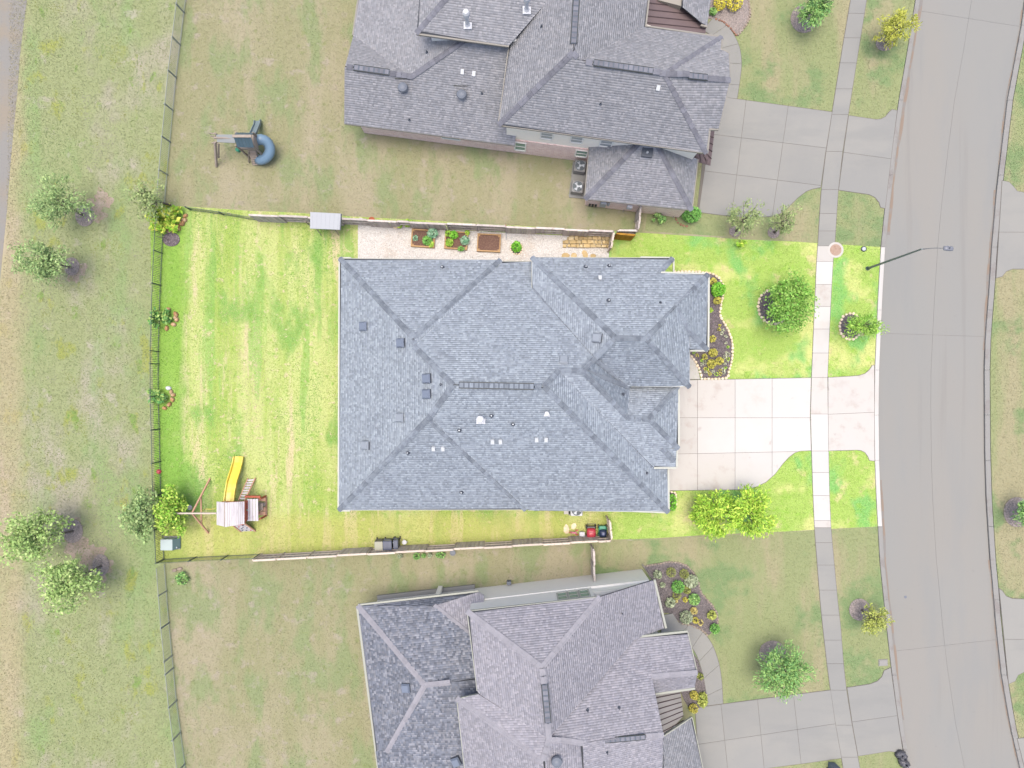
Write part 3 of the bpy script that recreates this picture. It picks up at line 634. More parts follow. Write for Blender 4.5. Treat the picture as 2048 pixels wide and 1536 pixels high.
M.roof('roof', [
    (['a', 'A1', 'A2', 'C', 'B1', 'sw'], ('a', 'sw')), (['a', 'b', 'A1'], ('a', 'b')), (['b', 'b2', 'A2', 'A1'], (0, 1, 0)),
    (['b2', 'ne', 'vx', 'V', 'K2', 'K1', 'D', 'C', 'A2'], (1, 0, 0)), (['sw', 'f', 'B1'], (1, 0, 0)), (['f', 'f2', 'B2', 'B1'], (0, 1, 0)),
    (['f2', 'g', 'D', 'C', 'B1', 'B2'], (1, 0, 0)), (['D', 'K1', 'e_in', 'ge', 'g'], (0, 1, 0)), (['K1', 'K2', 'T1', 'T2', 'gse', 's3', 's2b', 'e_in'], (1, 0, 0)),
    (['s3', 'gse', 's2a', 's2', 's2b'], (1, 0, 0)), (['T2', 'gne', 'gse'], (0, 1, 0)), (['gn', 'gne', 'T2', 'T1'], (1, 0, 0)), (['K2', 'V', 'esw', 'gn', 'T1'], (0, 1, 0)),
    (['enw', 'vx', 'V', 'Q'], (0, 1, 0)), (['enw', 'ene', 'ene2', 'bne', 'Q2', 'Q'], (1, 0, 0)), (['V', 'Q', 'Q2', 'ese', 'esw'], (1, 0, 0)),
    (['Q2', 'h1', 'bx', 'ese'], (0, 1, 0)), (['h1', 'bne', 'bse', 'bx'], (0, 1, 0)), (['bx', 'bse', 'bs'], (1, 0, 0)),
    ], [('a', 'A1'), ('b', 'A1'), ('A1', 'A2'), ('A2', 'C'), ('C', 'B1'), ('B1', 'sw'), ('B1', 'f'), ('C', (916, 770, 7.6)), ((1070, 773, 7.6), 'D'), ('D', 'g'), ('D', 'K1'), ('K1', 'K2'),
    ('K2', 'Q'), ('Q', 'Q2'), ('Q', 'enw'), ('Q2', 'bne'), ('Q2', 'ese'), ('K2', 'T1'), ('T1', 'T2'), ('T2', 'gne'), ('T2', 'gse'), ('ene', 'ene2'), ('bx', 'bse'), ('s3', (1350, 923, 3.5))],
    [('a', 'sw', .1), ('a', (702, 517, e0), .1), ('sw', (700, 1020, e0), .1), ('ene', (1281, 515, 3.5), .07), ('ene', (1346, 546, 3.5), .1), ('ene2', 'bne', .1), ('bne', 'bse', .12), ('bse', 'bs', .1), ('bs', 'ese', .1),
     ('ese', 'esw', .13), ('gne', 'gse', .12), ('gse', 's3', .12), ('s2a', 's2', .12), ('s2', 's2b', .12), ('ge', 'g', .12), ('g', 'g0', .1), ('a', 'b', .03), ('ne', 'b2', .03), ('enw', 'ene', .03), ('enw', 'vx', .03), ('sw', 'f', .03), ('f2', 'g', .03)],
    SHI, CAPM, TRIM)
for a_, b_ in (('K2', 'esw'), ('V', 'esw'), ('h1', 'bx'), ('vx', 'V')): MB().beam(M.l(a_)+Vector((0, 0, .02)), M.l(b_)+Vector((0, 0, .02)), .3, .05).build('valley_flashing', CAPM, M.t)
ridge_vent(M, (918, 770, 7.62), (1068, 773, 7.62))
for (x, y, k) in [(729, 653, 0), (803, 686, 0), (855, 757, 0), (855, 788, 0), (802, 835, 1), (733, 890, 1), (1195, 676, 1), (1127, 722, 1)]:
    me = (BV_D, BV_L)[k]; o = M.part_on('box_vent', me[0], x, y); link('hood', me[1], o)
for (x, y) in [(983, 831), (919, 860), (1026, 848), (816, 905), (923, 984), (885, 535), (1171, 534), (1218, 532), (1217, 601)]:
    o = M.part_on('vent_pipe', PIPE, x, y, False); link('pipe_cap', PIPEC, o)
for (x, y) in [(1321, 605), (1247, 788), (1294, 946), (882, 769)]: M.part_on('vent_pipe', PIPET, x, y, False)
for (x, y) in [(867, 896), (886, 896), (985, 882), (1001, 882), (1073, 878), (1092, 878), (1200, 557)]: M.part_on('vent_cap', WCAP, x, y)
for (x, y) in [(961, 838), (1093, 827)]:
    o = M.part_on('flue', BVENT_B, x, y, False); link('flue_cap', BVENT_T, o)
    if x > 1000: o.scale = (.62, .62, .6)
def offs(px, py, z): return (1024+(px-1024)*(1-z/H), 768+(py-768)*(1-z/H))   # plan pixel of a point seen at height z
wl = [offs(*M.v[k]) for k in ('a', 'ne')]+[offs(1064, 516, 3.5), offs(1346, 516, 3.5), offs(1346, 549, 3.5), offs(1416, 549, 4.2), offs(1415, 700, 4.2), offs(1379, 700, 4.4), offs(1379, 760, 4.4), offs(1356, 766, 3.7), offs(1356, 897, 3.7), offs(1352, 899, 3.4), offs(1352, 934, 3.4), offs(1335, 936, 2.8), offs(1336, 1024, 2.8), offs(678, 1020, 2.8)]
M.walls(wl, 0, 2.72, BRICKW, t=.45)
M.walls([offs(1064, 516, 3.5), offs(1346, 516, 3.5), offs(1346, 549, 3.5), offs(1410, 549, 4.2), offs(1410, 700, 4.2), offs(1379, 700, 4.2), offs(1379, 772, 4.4), offs(1262, 772, 4.4), offs(1064, 600, 3.5)], 2.72, 3.42, SIDING, 'upper_wall', t=.5)
M.walls([offs(1262, 690, 4.5), offs(1376, 690, 4.5), offs(1376, 774, 4.5), offs(1262, 774, 4.5)], 3.42, 4.2, SIDING, 'entry_wall', t=.6)
M.walls([offs(1240, 778, 3.7), offs(1354, 778, 3.7), offs(1354, 897, 3.7), offs(1300, 930, 3.4), offs(1240, 930, 3.4)], 2.72, 3.3, SIDING, 'garage_wall', t=.4)
gd = MB()
xw = W(*offs(1356, 800, 3.7)).x-.45; y0, y1 = W(*offs(0, 890, 3.7)).y, W(*offs(0, 790, 3.7)).y
gdo = MB().box((xw+.02, (y0+y1)/2, 1.1), (.05, 4.8/1.6, 2.2)).build('garage_door', WPLAS, M.t)
for i in range(3): MB().box((xw+.05, (y0+y1)/2, .55*(i+1)), (.02, 3.0, .03)).build('door_joint', TRIMN, gdo)
# ------------------------------------------------------------------ north neighbour
e1, e2 = 2.9, 6.0
N_ = House('brick_house', 1060, 160, 'two storey pink brick and pale siding house with grey roof at the top', dict(
    n1=(689, 247, e1), n2=(690, 133, 4.5), n3=(823, 153, 4.55), n4=(927, 82, 5.3), n5=(1045, 95, 5.3), n6=(1030, 291, e1), w1=(707, 70, e1), w0=(733, -110, e1), w2=(845, 50, 5.2), w3=(858, -110, 5.2),
    u1=(833, 66, 6.4), u2=(1018, 91, 6.4), u3=(1097, 0, 7.25), u4=(1158, -110, 8.3), u5=(985, -110, 8.3), u6=(848, -110, 6.4),
    m1=(997, 250, e2), m2=(1019, 90, 6.1), r0=(1163, -110, 8.4), r1=(1146, 105, 8.4), r2=(1162, 122, 8.25), r4=(1330, 148, 8.1), m3=(1413, 306, e2), m5=(1443, 75, e2), m5b=(1441, 99, 6.3), m6=(1457, 106, e2), r5=(1460, 160, 7.5), m7=(1437, 257, e2), m8=(1418, 256, 6.2), m9=(1290, 53, e2), m10=(1309, -110, e2),
    g1=(1180, 283, e1), g2=(1170, 398, e1), g3=(1383, 420, e1), g4=(1395, 318, e1), h1=(1280, 284, 4.65), h2=(1314, 288, 4.65)))
n = N_; ev = ((689, 247, e1), (1030, 291, e1)); evn = ((690, 0, e1), (679, 84, e1))
n.roof('lower_roof', [(['n1', 'n6', 'n5', 'n4', 'n3', 'n2'], ev), (['n2', 'n3', 'w1'], ev), (['w1', 'n3', 'n4', 'w2', 'w3', 'w0'], ('w0', 'w1'))],
       [('n3', 'n4'), ((780, 146, 4.55), 'n3'), ((690, 133, 4.52), (706, 135, 4.52))], [('w0', 'w1', .1), ('n1', 'n6', .03), ('n1', 'n2', .03)], SHIN, CAPN, TRIMN)
n.roof('upper_roof', [(['u1', 'u2', 'u3', 'u4', 'u5'], ('u1', 'u2')), (['u1', 'u5', 'u6'], ('u6', 'u1')), (['m1', 'm2', 'u3', 'u4', 'r0', 'r1'], ('m1', 'm2')),
      (['m1', 'm3', 'r4', 'r2', 'r1'], ('m1', 'm3')), (['r4', 'm5', 'm5b', 'm6', 'r5'], ('r4', 'r5')), (['r4', 'r5', 'm7', 'm8', 'm3'], ('r4', 'r5')), (['r2', 'r4', 'm5', 'm9'], ('m9', 'm5')), (['r0', 'r1', 'r2', 'm9', 'm10'], ('m10', 'm9'))],
      [('u1', 'u5'), ('m1', 'r1'), ('r1', 'r2'), ('r2', (1185, 126, 8.23)), ((1306, 144, 8.12), 'r4'), ('r4', (1375, 152, 7.9)), ((1416, 156, 7.7), 'r5'), ('r4', 'm5'), ('r4', 'm3')],
      [('u1', 'u2', .1), ('m1', 'm3', .04), ('m1', 'm2', .06), ('m9', 'm5', .1), ('m9', 'm10', .1), ('m8', 'm7', .12), ('m8', 'm3', .12), ('m5', 'm5b', .1), ('m5b', 'm6', .08), ('m6', 'r5', .04), ('r5', 'm7', .04)], SHIN, CAPN, TRIMN)
n.roof('garage_roof', [(['g2', 'g3', 'h2', 'h1'], ('g2', 'g3')), (['g1', 'g2', 'h1'], ('g1', 'g2')), (['g3', 'g4', 'h2'], ('g3', 'g4'))], [('h1', 'g2'), ('h2', 'g3'), ], [('g1', 'g2', .06), ('g2', 'g3', .03), ('g3', 'g4', .08)], SHIN, CAPN, TRIMN)
ridge_vent(n, (708, 135.5, 4.55), (779, 145.5, 4.55)); ridge_vent(n, (1187, 126, 8.25), (1306, 143, 8.14)); ridge_vent(n, (1376, 152, 7.92), (1415, 156, 7.72)); ridge_vent(n, (1155, -40, 8.43), (1147, 88, 8.43))
for x, y in ((807, 179), (924, 193)):
    n.part_on('turbine_vent', TURB, x, y, False); q = n.z_at(x-2, y-21)-n.base; MB().beam(q+Vector((-.5, .01, .03)), q+Vector((.5, -.02, .03)), .04, .04).build('flashing', DARK, n.t)
for x, y in ((854, 105), (819, 240), (964, 187), (1083, 54), (1201, 208)): n.part_on('vent_pipe', PIPET, x, y, False)
for x, y in ((925, 143), (948, 147), (1316, 175)): n.part_on('vent_cap', WCAP, x, y)
for x, y in ((935, 50), (1053, 20)):
    o = n.part_on('flue', BVENT_B, x, y, False); link('flue_cap', BVENT_T, o); o.scale = (.9, .9, 2.0)
q = n.z_at(1294, 306)-n.base
sk = MB().box(q+Vector((0, 0, .08)), (.7, .6, .16), -.13).build('roof_hatch', DGREYM, n.t); MB().lathe([(.09, 0), (.06, .05)], q+Vector((0, 0, .16)), 10).build('hatch_knob', GALV, sk)
# walls
n.walls([(729, 266), (1362, 349), (1380, 60), (1375, -50), (760, -50)], 0, 2.6, BRICKW)
n.walls([(1014, 301.5), (1361.5, 347), (1372, 305), (1388, 190), (1382, 165), (1243, 130), (1250, -50), (1050, -50)], 2.6, 5.95, SIDINGN, 'upper_wall')
n.walls([(880, 150), (1040, 170), (1060, -50), (890, -50)], 2.6, 6.3, SIDING, 'upper_wall')
n.walls([(1177, 322), (1169.5, 410.5), (1357, 435), (1366, 349)], 0, 2.75, BRICKW, 'garage_wall')
def wall_pt(a, b, t, z, off=0):
    A, B = W(*a), W(*b); d = (B-A).normalized(); nrm = Vector((d.y, -d.x, 0)); p = A+(B-A)*t+nrm*off; p.z = z; return p, d
def window(hs, a, b, t, z0, z1, w, glass=GLASS, sgn=1, nm='window'):
    p, d = wall_pt(a, b, t, (z0+z1)/2, .02*sgn); p -= hs.base; f = MB(); hw = w/2; hh = (z1-z0)/2
    nrm = Vector((d.y, -d.x, 0))*sgn
    for s_ in (-1, 1):
        c = p+d*hw*s_; f.beam(c-Vector((0, 0, hh+.05)), c+Vector((0, 0, hh+.05)), .09, .07, up=nrm)
        c = p+Vector((0, 0, hh*s_)); f.beam(c-d*(hw-.045), c+d*(hw-.045), .09 if s_ > 0 else .1, .07 if s_ > 0 else .12, up=nrm)
    f.beam(p-d*(hw-.045), p+d*(hw-.045), .045, .05, up=nrm)
    o = f.build(nm, SIDING if hs is N_ else TRIM, hs.t)
    g_ = MB(); g_.beam(p-nrm*.01-d*hw, p-nrm*.01+d*hw, hh*2, .012, up=nrm); g_.build('pane', glass, o)
    return o
sA, sB = (729, 266), (1362, 349)
window(n, sA, sB, (1040-729)/633, .75, 2.25, .75); window(n, sA, sB, (905-729)/633, 1.2, 2.4, 1.3); window(n, sA, sB, (1158-729)/633, 1.1, 2.3, .8)
uA, uB = (1014, 301.5), (1361.5, 347)
for px in (1143, 1197, 1088): window(n, uA, uB, (px-1014)/347.5, 3.5, 4.6, .8, BLIND)
gA, gB = (1169.5, 410.5), (1372, 436.9)
for px, mt, sz in ((1202, GALV, (.4, .9, .25)), (1212, GALV, (.15, .5, .12)), (1253, WPLAS, (.35, .5, .2))):
    p, d = wall_pt(gA, gB, (px-1169.5)/202.5, 1.35, .1); MB().box(p-n.base, (sz[0], sz[2], sz[1]), math.atan2(d.y, d.x)).build('meter_box', mt, n.t, bevel=.02)
for px in (1178, 1184, 1190):
    p, d = wall_pt(gA, gB, (px-1169.5)/202.5, .5, .08); MB().box(p-n.base, (.13, .12, .35), math.atan2(d.y, d.x)).build('gas_meter', DARK, n.t)
for a, b in (((1245, 425), (1252, 413)), ((1345, 436), (1355, 420))):
    pa, pb = W(*a)-n.base, W(*b)-n.base; MB().tube([pb+Vector((0, 0, 2.5)), pb+Vector((0, 0, .3)), pa+Vector((0, 0, .06))], .045, 6).build('downspout', TRIMN, n.t)
def seam_roof(hs, poly, m, a, b, cnt, name):
    P = [W(*p)-hs.base for p in poly]; nn = len(P); c = sum(P, Vector())/nn
    o = MB().add(P+[c]+[p-Vector((0, 0, .06)) for p in P], [(i, (i+1) % nn, nn) for i in range(nn)]+[((i+1) % nn, i, nn+1+i, nn+1+(i+1) % nn) for i in range(nn)]).build(name, m, hs.t)
    for i in range(cnt):
        t = (i+.5)/cnt
        p0 = W(*[a[0][k]*(1-t)+a[1][k]*t for k in range(3)])-hs.base; p1 = W(*[b[0][k]*(1-t)+b[1][k]*t for k in range(3)])-hs.base
        MB().beam(p0+Vector((0, 0, .02)), p1+Vector((0, 0, .02)), .05, .04).build('seam', SEAMM, o)
    return o
seam_roof(n, [(1300, -45, 3.7), (1293, 52, 3.7), (1411, 66, 2.8), (1418, -45, 2.8)], BROWNM, ((1299, -40, 3.7), (1293, 52, 3.7)), ((1416, -25, 2.8), (1411, 64, 2.8)), 7, 'metal_roof')
n.walls([offs(1318, -45, 3.6), offs(1315, 2, 3.6), offs(1362, 14, 3.6), offs(1370, -45, 3.6)], 3.0, 3.72, SIDINGD, 'dormer_wall')
n.roof('porch_roof', [([(1363, 13, 3.9), (1402, 46, 3.3), (1415, 51, 3.2), (1427, -45, 3.2), (1368, -45, 4.0)], ((1415, 51, 3.2), (1427, -45, 3.2)))], [], [((1402, 48, 3.2), (1415, 51, 3.2), .12)], SHIN, CAPN, TRIMN)
seam_roof(n, [(1384, 306, 3.1), (1415, 309, 3.1), (1421, 331, 2.7), (1383, 320, 2.7)], BROWNM, ((1386, 307, 3.1), (1412, 309, 3.1)), ((1384, 319, 2.7), (1419, 329, 2.7)), 3, 'awning')
seam_roof(n, [(1414, 262, 3.1), (1429, 262, 2.7), (1421, 330, 2.7), (1408, 312, 3.1)], BROWNM, ((1414, 266, 3.1), (1409, 310, 3.1)), ((1428, 268, 2.7), (1422, 325, 2.7)), 4, 'awning')
# ------------------------------------------------------------------ south neighbour
S_ = House('pale_house', 1100, 1380, 'two storey pale walled house with mauve-grey roof at the bottom', dict(
    s1=(716, 1212, e1), s2=(957, 1184, e1), q1=(850, 1370, 4.9), q2=(965, 1357, 4.9), q3=(775, 1502, 3.3), s3=(770, 1630, e1), s4=(815, 1630, 3.4), s5=(960, 1630, 4.2), sx=(752, 1502, e1), d1=(868, 1212, 3.35), d2=(965, 1290, 4.2),
    U1=(935, 1223, 6.2), U2=(1200, 1194, 6.2), X=(1084, 1335, 8.3), U3=(955, 1382, 6.2), Y1=(1098, 1478, 8.3), V1=(914, 1397, 6.2), V2=(940, 1630, 6.2), Y2=(1086, 1522, 8.0), Y3=(1094, 1630, 8.0), U4=(957, 1388, 6.25),
    E1=(1307, 1160, 4.0), E2=(1330, 1257, 4.0), E3=(1267, 1277, 4.4), N1=(1375, 1265, 3.9), N2=(1394, 1345, 5.1), N3=(1303, 1353, 5.1), R1=(1165, 1484, 6.9), R2=(1327, 1470, 6.6), R3=(1322, 1630, 4.7), R4=(1172, 1630, 4.9), S1=(1390, 1375, 4.3), S2=(1311, 1386, 4.3),
    G1=(1327, 1474, 4.3), G2=(1384, 1436, e1), G3=(1425, 1630, e1), G4=(1327, 1630, 4.6)))
s = S_; eh = ((716, 1212, e1), (957, 1184, e1)); evv = ((716, 1212, e1), (760, 1560, e1))
s.roof('lower_roof', [(['s1', 's2', 'd1'], eh), (['s1', 'd1', 'd2', 'q2', 'q1'], eh), (['s1', 'q1', 'q3', 'sx'], evv), (['q1', 'q2', 's5', 's4', 'q3'], eh), (['q3', 's4', 's3', 'sx'], evv)],
       [('s1', 'q1'), ('q1', (900, 1365, 4.92)), ('q1', 'q3')], [('s1', 's2', .12), ('s1', 's3', .14)], SHID, CAPS_, TRIMS)
s.roof('dormer_roof', [(['d1', 's2', (968, 1190, 2.95), 'd2'], evv)], [('d1', 'd2')], [], SHIS, CAPS_, TRIMN)
s.roof('upper_roof', [(['U1', 'U2', 'X'], eh), (['U1', 'X', 'Y1', 'U4', 'U3'], evv), (['V1', 'V2', 'Y3', 'Y2'], evv), (['V1', 'U4', 'Y1', 'Y2'], eh), (['X', 'U2', 'E1', 'E2', 'E3', 'Y1'], evv),
       (['E3', 'N1', 'N2', 'N3', 'R2', 'R1', 'Y1'], eh), (['N3', 'N2', 'S1', 'S2'], eh), (['Y1', 'R1', 'R4', 'Y3', 'Y2'], evv), (['R1', 'R2', 'R3', 'R4'], eh)],
       [('U1', 'X'), ('U2', 'X'), ('X', (1088, 1366, 8.3)), ((1096, 1447, 8.3), 'Y1'), ('V1', 'Y2'), ('Y1', 'Y2'), ('N3', 'N2'), ('Y1', 'R1'), ((1292, 1473, 6.65), 'R2')],
       [('U1', 'U2', .04), ('U1', 'U3', .05), ('V1', 'V2', .05), ('E1', 'E2', .14), ('E3', 'N1', .14), ('N1', 'N2', .05), ('S2', 'S1', .14), ('V1', 'U4', .05)], SHIS, CAPS_, TRIMS)
s.roof('garage_roof', [(['G1', 'G2', 'G3', 'G4'], ('G2', 'G3'))], [], [('G1', 'G2', .08), ('G2', 'G3', .05)], SHIN, CAPN, TRIMS)
ridge_vent(s, (1089, 1368, 8.34), (1096, 1445, 8.34)); ridge_vent(s, (1210, 1480, 6.95), (1290, 1473, 6.75), .26)
seam_roof(s, [(1309, 1388, 3.9), (1360, 1379, 3.0), (1367, 1432, 3.0), (1329, 1473, 3.9)], BEIGEM, ((1311, 1390, 3.9), (1327, 1468, 3.9)), ((1360, 1381, 3.0), (1368, 1445, 3.0)), 7, 'metal_roof')
for x, y in ((813, 1375), (913, 1522)):
    o = s.part_on('box_vent', BV_D[0], x, y); link('hood', BV_D[1], o)
for x, y in ((1113, 1518),): s.part_on('turbine_vent', TURB, x, y, False)
for x, y in ((1175, 1420), (1238, 1415), (1244, 1226), (1214, 1504)): s.part_on('vent_pipe', PIPET, x, y, False)
s.walls([(756, 1199), (1283, 1138), (1286, 1165), (1302, 1255), (1322, 1270), (1352, 1322), (1348, 1334), (1285, 1345), (1295, 1440), (1345, 1440), (1372, 1605), (800, 1605)], 0, 2.75, SIDING)
s.walls([(947, 1179), (1173, 1152), (1176, 1180), (952, 1215)], 2.75, 6.0, SIDING, 'upper_wall')
s.walls([(1170, 1155), (1280, 1142), (1286, 1250), (1180, 1270)], 2.75, 3.6, SIDING, 'upper_wall')
s.walls([(1200, 1275), (1335, 1258), (1345, 1330), (1215, 1345)], 2.75, 3.7, SIDING, 'upper_wall')
wA, wB = (947, 1179), (1173, 1152)
for t in (.75, .84, .93): window(s, wA, wB, t, 3.3, 4.7, .62, GLASS, -1)
p = W(881, 1173)-s.base
pst = MB().box(p+Vector((0, -.1, 1.3)), (.3, .3, 2.6)).build('porch_post', SIDING, s.t)
MB().beam(W(756, 1197)-s.base+Vector((0, 0, .1)), W(950, 1175)-s.base+Vector((0, 0, .1)), .5, .2).build('patio_step', CONC, s.t)
MB().box(W(1018, 1163)-s.base+Vector((0, 0, .25)), (.3, .25, .5)).build('meter_box', GREYM, s.t, bevel=.02)
q = [W(1283, 1120), W(1287, 1134), W(1302, 1158)]
MB().tube([W(1299, 1152)-s.base+Vector((0, 0, 2.6)), W(1299, 1152)-s.base+Vector((0, 0, .4)), W(1284, 1128)-s.base+Vector((0, 0, .08))], .05, 6).build('downspout', TRIMN, s.t)
#PART2
# ------------------------------------------------------------------ grass blades
ROOFZ = [inset_ for inset_ in ()]
HARD = [sbed, DL, DR, NL, NR, SL, SR]+ED+[
    [offs(*M.v[k]) for k in ('a', 'ne')]+[offs(1346, 516, 3.5), offs(1416, 549, 4.2), offs(1415, 700, 4.2), offs(1379, 774, 4.4), offs(1336, 1024, 2.8), offs(678, 1020, 2.8)],
    [(729, 266), (1177, 322), (1169.5, 410.5), (1372, 437), (1420, 200), (1420, -60), (730, -60)], [(756, 1199), (1288, 1137), (1325, 1255), (1408, 1400), (1400, 1560), (780, 1560)],
    [(717, 445), (1222, 474), (1222, 520), (717, 520)]]
def blades(name, poly, mt, dens, hgt=.09, wid=.035, box=(-20, -20, 2068, 1556)):
    xs = [max(min(p[0], box[2]), box[0]) for p in poly]; ys = [max(min(p[1], box[3]), box[1]) for p in poly]
    n = int((max(xs)-min(xs))*(max(ys)-min(ys))/S/S*dens)
    X = rng.uniform(min(xs), max(xs), n); Y = rng.uniform(min(ys), max(ys), n)
    ok = inside(poly, X, Y)
    for h in HARD: ok &= ~inside(h, X, Y)
    X = (X[ok]-1024)/S; Y = (768-Y[ok])/S; n = len(X)
    a = rng.uniform(0, 2*np.pi, n); l = rng.uniform(.6, 1.5, n)*hgt; w = rng.uniform(.6, 1.4, n)*wid; t = rng.uniform(.5, 1.3, n)
    ca, sa = np.cos(a), np.sin(a)
    v = np.zeros((n, 3, 3)); z0 = -.006
    v[:, 0] = np.stack([X-sa*w/2, Y+ca*w/2, np.full(n, z0)], 1); v[:, 1] = np.stack([X+sa*w/2, Y-ca*w/2, np.full(n, z0)], 1)
    v[:, 2] = np.stack([X+ca*l*np.sin(t), Y+sa*l*np.sin(t), z0+l*np.cos(t)+.015], 1)
    tag(link(name, npmesh(name, v.reshape(-1, 3), np.arange(3*n).reshape(-1, 3), mt)), kind='stuff')
blades('grass', LOTBACK, LAWNB, 330, .055, .035); blades('grass', LOTFRONT, LOTFB, 330, .055, .035)
YN = [(365, -20), (360, 60), (330, 409), (1290, 466), (1290, 380), (1410, 200), (1420, -20)]
YS = [(331, 1125), (1188, 1084), (1188, 1170), (1000, 1560), (375, 1560), (345, 1300)]
blades('grass', YN, YARDB, 190, .05, .03); blades('grass', YS, YARDB, 190, .05, .03)
blades('grass', FRN, FRONTB, 190, .05, .03); blades('grass', FRS, FRONTB, 190, .05, .03); blades('grass', east, FRONTB, 190, .05, .03)
blades('grass', [(20, -20), (365, -20), (330, 400), (318, 760), (330, 1120), (372, 1560), (-20, 1560), (-20, 700), (12, 500)], MEADOWB, 170, .07, .04)
# ------------------------------------------------------------------ foliage
LEAFM = {}
def leafm(key):
    pal = dict(oak=((.13, .30, .045), (.24, .40, .085)), lime=((.21, .4, .035), (.42, .56, .08)), kerb=((.17, .35, .045), (.3, .46, .09)), bright=((.17, .35, .035), (.36, .48, .09)),
               broad=((.2, .38, .035), (.46, .5, .085)), shrub=((.1, .32, .025), (.2, .44, .05)), dull=((.18, .285, .105), (.28, .37, .15)), dullb=((.215, .335, .1), (.34, .44, .165)),
               dullgreen=((.13, .28, .085), (.25, .4, .12)), dullyellow=((.29, .32, .045), (.38, .39, .08)), dulllime=((.25, .3, .065), (.35, .38, .1)), wisp=((.19, .26, .1), (.27, .33, .135)),  # dull keys and wisp: haze painted into foliage outside the lot
               bluegreen=((.12, .27, .16), (.3, .42, .3)), gold=((.33, .32, .06), (.46, .42, .1)), olive=((.19, .225, .055), (.26, .28, .08)), dullgold=((.37, .31, .1), (.43, .38, .16)),
               vgreen=((.11, .28, .065), (.18, .39, .085)), yellow=((.48, .43, .04), (.56, .5, .09)), sage=((.23, .28, .175), (.32, .36, .24)), dark=((.09, .24, .065), (.28, .4, .11)), white=((.33, .36, .22), (.4, .42, .33)),
               dyellow=((.38, .35, .055), (.46, .42, .1)))
    if key not in LEAFM: LEAFM[key] = mat(key+'_leaf', pal[key][0], rough=.6, jit=.28, jitc=(pal[key][1], .35, .8), spec=.25)
    return LEAFM[key]
def leaf_pts(n, R, clumps=0, shell=.55, flat=1.0):
    d = rng.normal(size=(n, 3)); d /= np.linalg.norm(d, axis=1)[:, None]
    r = (shell+(1-shell)*rng.uniform(0, 1, n)**.6)[:, None]
    p = d*r
    if clumps:
        cd = rng.normal(size=(clumps, 3)); cd /= np.linalg.norm(cd, axis=1)[:, None]; cd *= rng.uniform(.3, 1.0, clumps)[:, None]; cd[:, 2] = cd[:, 2]*.9
        k = rng.integers(0, clumps, n); sz = rng.uniform(.2, .42, clumps)
        p = cd[k]+d*sz[k][:, None]*rng.uniform(.3, 1, n)[:, None]
    return p*np.array(R)
def leaf_mesh(name, P, size, m, aspect=1.6, up=.5, radial=None):
    n = len(P); nrm = rng.normal(size=(n, 3)); nrm[:, 2] = np.abs(nrm[:, 2])+up; nrm /= np.linalg.norm(nrm, axis=1)[:, None]
    t = rng.normal(size=(n, 3)) if radial is None else radial+rng.normal(size=(n, 3))*.35
    t -= nrm*(t*nrm).sum(1)[:, None]; t /= np.linalg.norm(t, axis=1)[:, None]; b = np.cross(nrm, t)
    s = (size*rng.uniform(.6, 1.4, n))[:, None]; w = s/aspect
    V_ = np.stack([P-t*s, P+b*w*.9-t*s*.1+nrm*w*.15, P+t*s, P-b*w*.9-t*s*.1+nrm*w*.15], 1).reshape(-1, 3)
    return npmesh(name, V_, np.arange(4*n).reshape(-1, 4), m)
def tree(px, py, cx, cy, rpx, h, key, label, n=1800, clumps=34, size=.11, ry=None, name='tree', group=None, cz=.62, aspect=1.6, trunk=.07, rz=None, radial=False):
    """foot at pixel (px,py); crown centre seen at (cx,cy)"""
    base = W(px, py); zc = h*cz; c = W(cx, cy, zc)-base; k = (1-zc/H)/S
    R = (rpx*k, (ry or rpx)*k, rz or h*(1-cz)*.95)
    t = thing(name, base, label, 'tree', group)
    b = MB(); mid_ = Vector((c.x*.35, c.y*.35, zc*.55))
    b.tube([(0, 0, -.02), mid_*.5, mid_, c*.85+Vector((0, 0, 0)), c+Vector((0, 0, R[2]*.5))], [trunk*1.3, trunk, trunk*.8, trunk*.55, trunk*.2], 8)
    for i in range(9):
        a = i*2.4; e = c+Vector((math.cos(a)*R[0]*.75, math.sin(a)*R[1]*.75, R[2]*random.uniform(-.3, .6))); st = mid_.lerp(c, random.uniform(.1, .9))
        b.tube([st, st.lerp(e, .5)+Vector((0, 0, .1)), e], [trunk*.45, trunk*.28, trunk*.1], 5)
    b.build('trunk', BARK, t)
    P = leaf_pts(n, R, clumps); rad = None
    if radial: 
        rad = P/np.array(R); rad[:, 2] = np.abs(rad[:, 2])*.6
    P = P+np.array(c)
    P[:, 2] = np.maximum(P[:, 2], .25)
    link('crown', leaf_mesh('crown', P, size, leafm(key), aspect, radial=rad), t)
    return t
def shrub(px, py, rpx, key, label, h=.6, n=260, size=.07, ry=None, cat='shrub', name='shrub', group=None, aspect=1.5, shell=.7, radial=False, z=0, clumps=0):
    base = W(px, py, z); k = 1/S; R = (rpx*k, (ry or rpx)*k, h*.55)
    t = thing(name, base, label, cat, group)
    b = MB()
    for i in range(4):
        a = i*1.57+.4; b.tube([(0, 0, -.03), (math.cos(a)*R[0]*.4, math.sin(a)*R[1]*.4, h*.55)], [.02, .01], 5)
    b.build('stem', BARK, t)
    P = leaf_pts(n, R, clumps, shell); rad = None
    if radial: rad = P/np.array(R); rad[:, 2] = np.abs(rad[:, 2])*.8
    P = P+np.array((0, 0, h*.5)); P[:, 2] = np.maximum(P[:, 2], .02)
    link('foliage', leaf_mesh('foliage', P, size, leafm(key), aspect, radial=rad), t)
    return t
STM = {}
